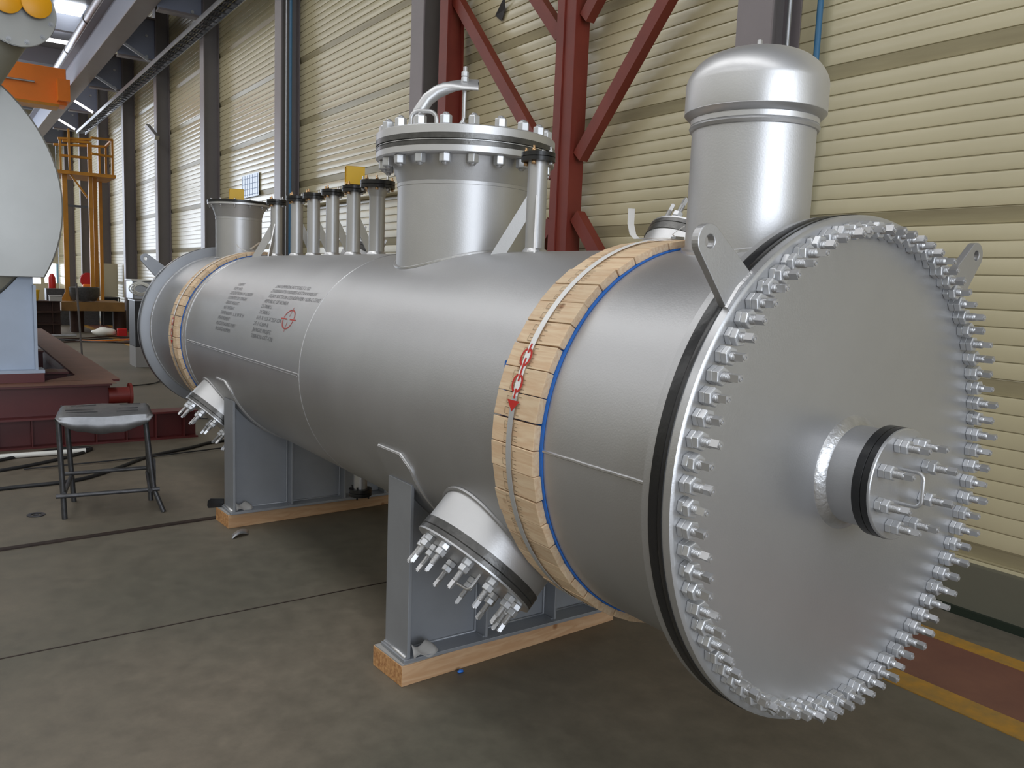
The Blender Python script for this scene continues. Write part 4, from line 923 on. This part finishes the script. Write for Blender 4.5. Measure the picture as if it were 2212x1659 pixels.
# ---------------------------------------------------------------- yellow tower and clutter far back
tw = thing('access_tower', 'yellow steel access tower with a railed cage on top near the far wall', 'tower', (1.1, 24.3, .87))
def post(x0, x1, z0_, z1_, y_=24.0, t=.1, name='post'): return MB().box((x0, y_, z0_), (x1, y_+t, z1_)).build(name, YELD, tw)
post(.60, .72, .87, 4.36); post(1.24, 1.34, .87, 5.2, 24.0, .12); post(1.38, 1.48, .87, 4.36, 24.25, .12); post(1.66, 1.75, .87, 4.36, 25.2)
mb = MB(); mb.prism([(.48, .87), (.84, .87), (.72, 1.12), (.60, 1.12)], frame((0, 24.05, 0), (0, -1, 0), (1, 0, 0)), .02); mb.build('foot_gusset', YELD, tw)
mb = MB()
MB().box((.45, 23.8, 4.28), (1.9, 25.4, 4.37)).build('platform', YELD, tw)
for a, b2 in (((.50, 23.8, 5.18), (1.30, 23.8, 5.25)), ((1.30, 23.8, 5.30), (1.88, 24.2, 5.36)), ((.55, 25.3, 5.2), (1.88, 25.3, 5.3)), ((.52, 23.8, 4.75), (1.30, 23.8, 4.75)), ((1.30, 23.8, 4.88), (1.88, 24.2, 4.90)), ((1.88, 24.2, 4.37), (1.88, 24.2, 5.38)), ((.55, 23.8, 4.37), (.55, 23.8, 5.2)), ((.76, 23.7, 4.37), (.74, 23.7, 5.45)), ((1.52, 24.0, 4.37), (1.52, 24.0, 5.08)), ((.60, 23.75, 5.12), (1.25, 23.75, 5.16)), ((1.88, 25.3, 4.37), (1.88, 25.3, 5.3)), ((1.88, 24.2, 5.36), (1.88, 25.3, 5.3))):
    MB().beam(a, b2, .055, .055, up=(.1, .2, 1) if abs(a[2]-b2[2]) < .5 else (1, 0, 0)).build('rail', YELD, tw)
MB().beam((.80, 23.95, 4.28), (1.2, 23.95, 3.7), .05, .06, up=(0, 1, 0)).build('knee_brace', YELD, tw)
MB().box((.72, 23.9, 3.42), (1.2, 24.0, 3.48)).build('tie_bar', DSTEEL, tw)
tbl = thing('steel_table', 'low brown steel table carrying the yellow tower', 'table', (1.3, 24.2, 0))
MB().box((.45, 23.6, .62), (2.02, 25.4, .86)).build('top', OCHRE, tbl); 
for x_ in (.89, 1.98): MB().cyl((x_, 24.2, 0), (x_, 24.2, .62), .18, 24).build('leg', BROWN, tbl)
bs = thing('beam_stack', 'stack of dark brown steel beams left of the steel table', 'beam stack', (0, 23.2, 0))
for i in range(3):
    mb = MB(); ibeam(mb, (-1.6, 23.2, .155+.30*i), (.38, 23.2, .155+.30*i), .29, .4, ribs=5); mb.build('steel_beam', BROWN, bs)
def blob(name, loc, s, m, lab, cat): 
    bm = bmesh.new(); bmesh.ops.create_uvsphere(bm, u_segments=16, v_segments=10, radius=1); 
    for v in bm.verts: v.co = Vector((v.co.x*s[0], v.co.y*s[1], v.co.z*s[2]))*(1+.12*math.sin(5*v.co.x+3*v.co.z)); 
    me = bpy.data.meshes.new(name); bm.to_mesh(me); bm.free(); me.materials.append(m)
    for p_ in me.polygons: p_.use_smooth = True
    o = bpy.data.objects.new(name, me); COL.objects.link(o); o.location = loc; WORLD[name] = Vector(loc); return tag(o, lab, cat)
# bucket, box and tools on the stack
bk = MB(); bk.lathe([(.12, 0), (.16, .28), (.15, .28), (.11, .01), (0, .01)], frame((-.25, 23.1, .90), (0, 0, 1)), 24, 0, True, True, False); tag(bk.build('yellow_bucket', YEL), 'yellow bucket on top of the brown beam stack', 'bucket')
bx_ = MB(); bx_.box((.12, 22.95, .90), (.40, 23.2, 1.03)); bx_.box((.11, 22.94, 1.03), (.41, 23.21, 1.045)); tag(bx_.build('small_box', PAPER), 'small pale box on the right end of the brown beam stack', 'box')
tag(MB().box((.45, 27.2, 0), (1.9, 27.7, 1.12)).build('workbench', DSTEEL), 'dark workbench in front of the far wall behind the yellow tower', 'workbench')
rd = MB(); rd.lathe([(.10, 0), (.10, .32), (.06, .42), (.03, .45), (0, .45)], frame((.62, 27.3, 1.13), (0, 0, 1)), 16, 0, True, True, False); tag(rd.build('gas_bottle', mat('bright_red_paint', srgb(190, 26, 26), 0, .35)), 'red gas bottle on the workbench below the far window', 'gas bottle')
rl = thing('hose_reel', 'red hose reel with orange guard behind the yellow tower posts', 'hose reel', (1.62, 27.4, 1.13))
MB().lathe([(.0, 0), (.22, 0), (.22, .03), (.12, .04), (.12, .16), (.22, .17), (.22, .2), (0, .2)], frame((1.62, 27.3, 1.42), (0, 1, 0)), 28, 0, True, False, False).build('drum', MATS['bright_red_paint'], rl, angle=35)
MB().box((1.45, 27.15, 1.13), (1.85, 27.3, 1.28)).build('guard', ORANGE, rl, bevel=.03)
vt = MB(); vt.lathe([(0, 0), (.30, .02), (.36, .15), (.38, .38), (.36, .40), (.0, .38)], frame((1.05, 23.9, .87), (0, 0, 1)), 28, 0, True, False, False); tag(vt.build('round_tub', DSTEEL), 'dark round tub standing on the table between the yellow posts', 'tub')
cab = MB(); cab.box((1.95, 27.5, .9), (2.5, 27.7, 1.95)); tag(cab.build('wall_panel', WALLB), 'plain beige panel hung on the wall right of the yellow tower', 'panel')
sh_ = thing('storage_shelf', 'dark shelf with blue bottles under the beige wall panel', 'shelf', (2.2, 27.0, 0)); MB().box((1.95, 26.9, .45), (2.45, 27.3, .47)).build('board', DSTEEL, sh_); MB().box((1.95, 27.28, 0), (2.45, 27.3, .9)).build('back_panel', BLK, sh_); MB().box((1.95, 26.9, .88), (2.45, 27.3, .9)).build('board', DSTEEL, sh_)
for x_ in (1.97, 2.43): MB().box((x_-.015, 26.9, 0), (x_+.015, 26.93, .9)).build('leg', DSTEEL, sh_)
for i, x_ in enumerate((2.10, 2.22, 2.34)): tag(MB().lathe([(.04, 0), (.04, .18), (.015, .24), (.015, .28), (0, .28)], frame((x_, 27.0, .47), (0, 0, 1)), 12, 0, True, True, False).build('bottle', BLUEP), 'blue bottle on the dark shelf, %s' % ('left one', 'middle one', 'right one')[i], 'bottle', 'bottles on the dark shelf')
blob('plastic_bag', (1.35, 22.6, .12), (.30, .2, .12), WHITEP, 'crumpled pale plastic bag on the floor under the steel table', 'bag')
blob('plastic_bag', (1.95, 19.9, .08), (.18, .12, .08), PAPER, 'crumpled paper bag lying among the hoses on the floor', 'bag')
tag(MB().box((1.62, 22.3, 0), (1.85, 22.5, .22)).build('red_canister', MATS['bright_red_paint'], bevel=.02), 'small red canister on the floor right of the plastic bag', 'canister')
HC = [BROWN, DSTEEL, ORANGE, BLK, BROWN]
for i in range(5):
    pts = [(-.1+.5*j+.1*math.sin(i*3+j), 20.4+.22*i+.3*math.sin(j*1.3+i), .02+.012*i) for j in range(7)]; hose(pts, .016, 'tangled hose on the floor in front of the steel table, %s from the front' % ('first', 'second', 'third', 'fourth', 'fifth')[i], HC[i])
tag(MB().cyl((-1.2, 21.6, .10), (.55, 21.6, .10), .03, 12).build('steel_tube', GALV), 'bright steel tube lying in front of the brown beam stack', 'tube')
ln = thing('hanging_lance', 'thin blue-grey upright rod with round foot behind the red frame', 'rod', (-.02, 16.2, 0)); MB().cyl((-.02, 16.2, 0), (-.09, 16.2, 1.5), .018, 10).build('rod', COLD, ln); MB().cyl((-.02, 16.2, 0), (-.02, 16.2, .02), .10, 20).build('foot', DSTEEL, ln)
# welding cabinet with coiled white hoses beside the far flange
wc = thing('welding_cabinet', 'dark welding cabinet topped by a clear box and coiled white hoses', 'cabinet', (.9, 15.0, 0))
MB().box((.70, 14.9, .38), (1.4, 15.5, 1.23)).build('body', BLK, wc, bevel=.01); MB().box((.70, 14.9, 0.0), (1.4, 15.5, .38)).build('pale_base', PAPER, wc); MB().box((.69, 14.88, 1.23), (1.42, 15.52, 1.255)).build('lid', GALV, wc)
MB().box((.66, 14.85, 1.255), (1.4, 15.5, 1.60)).build('tray_box', GALV, wc, bevel=.02); MB().box((.64, 14.83, 1.60), (1.42, 15.52, 1.625)).build('rim', WHITEP, wc)
for i in range(3):
    pts = []
    for j in range(28):
        a = 2*PI*j/28; pts.append((.80+(.17-.03*i)*math.cos(a)*(1+.25*math.cos(2*a)), 14.80-.015*i, 1.46+(.12-.02*i)*math.sin(a)*(1-.2*math.cos(a))))
    MB().tube(pts, .012, 8, closed=True).build('white_hose', WHITEP, wc)
# notice on the cladding
mb = MB(); mb.box((2.590, 13.67, 3.24), (2.600, 14.68, 3.66)); po = mb.build('notice_sheet', mat('pale_blue_sheet', srgb(190, 205, 228), 0, .3)); tag(po, 'pale blue plan sheet with grid lines fixed on the cladding', 'poster')
gl = MB()
for i in range(7): gl.box((2.587, 13.72+.15*i, 3.26), (2.590, 13.735+.15*i, 3.64))
for i in range(4): gl.box((2.587, 13.7, 3.28+.1*i), (2.590, 14.65, 3.29+.1*i))
gl.build('grid_lines', mat('plan_line_ink', srgb(120, 146, 190), 0, .5), po)
# wall lamp bracket on the fifth column and pipe bracket high on the column behind the small nozzles
tag(MB().beam((2.25, 20.3, 5.0), (2.15, 20.9, 5.35), .10, .10).build('flood_lamp', GALV), 'small grey flood lamp on the column right of the yellow cage', 'lamp')
# horizontal conduit on the cladding behind the manhole
tag(MB().cyl((2.55, 7.4, 2.93), (2.55, 11.2, 2.93), .045, 16).build('wall_pipe', CLAD), 'horizontal beige pipe on the wall left of the manhole neck', 'pipe')
# torn corner on cladding
mb = MB(); mb.add([Vector((2.595, 6.02, 4.58)), Vector((2.56, 5.80, 4.72)), Vector((2.595, 5.84, 4.60)), Vector((2.60, 5.9, 4.50))], [(0, 1, 2), (0, 2, 3)]); o = mb.build('torn_flap', BLK); tag(o, 'small black torn flap sticking out of the cladding above the manhole', 'flap')
sm = o.modifiers.new('s', 'SOLIDIFY'); sm.thickness = .004
# small scraps on the floor
blob('blue_scrap', (-.33, 1.665, .008), (.016, .010, .008), BLUE, 'tiny blue plastic scrap on the floor in front of the near pine beam', 'scrap')
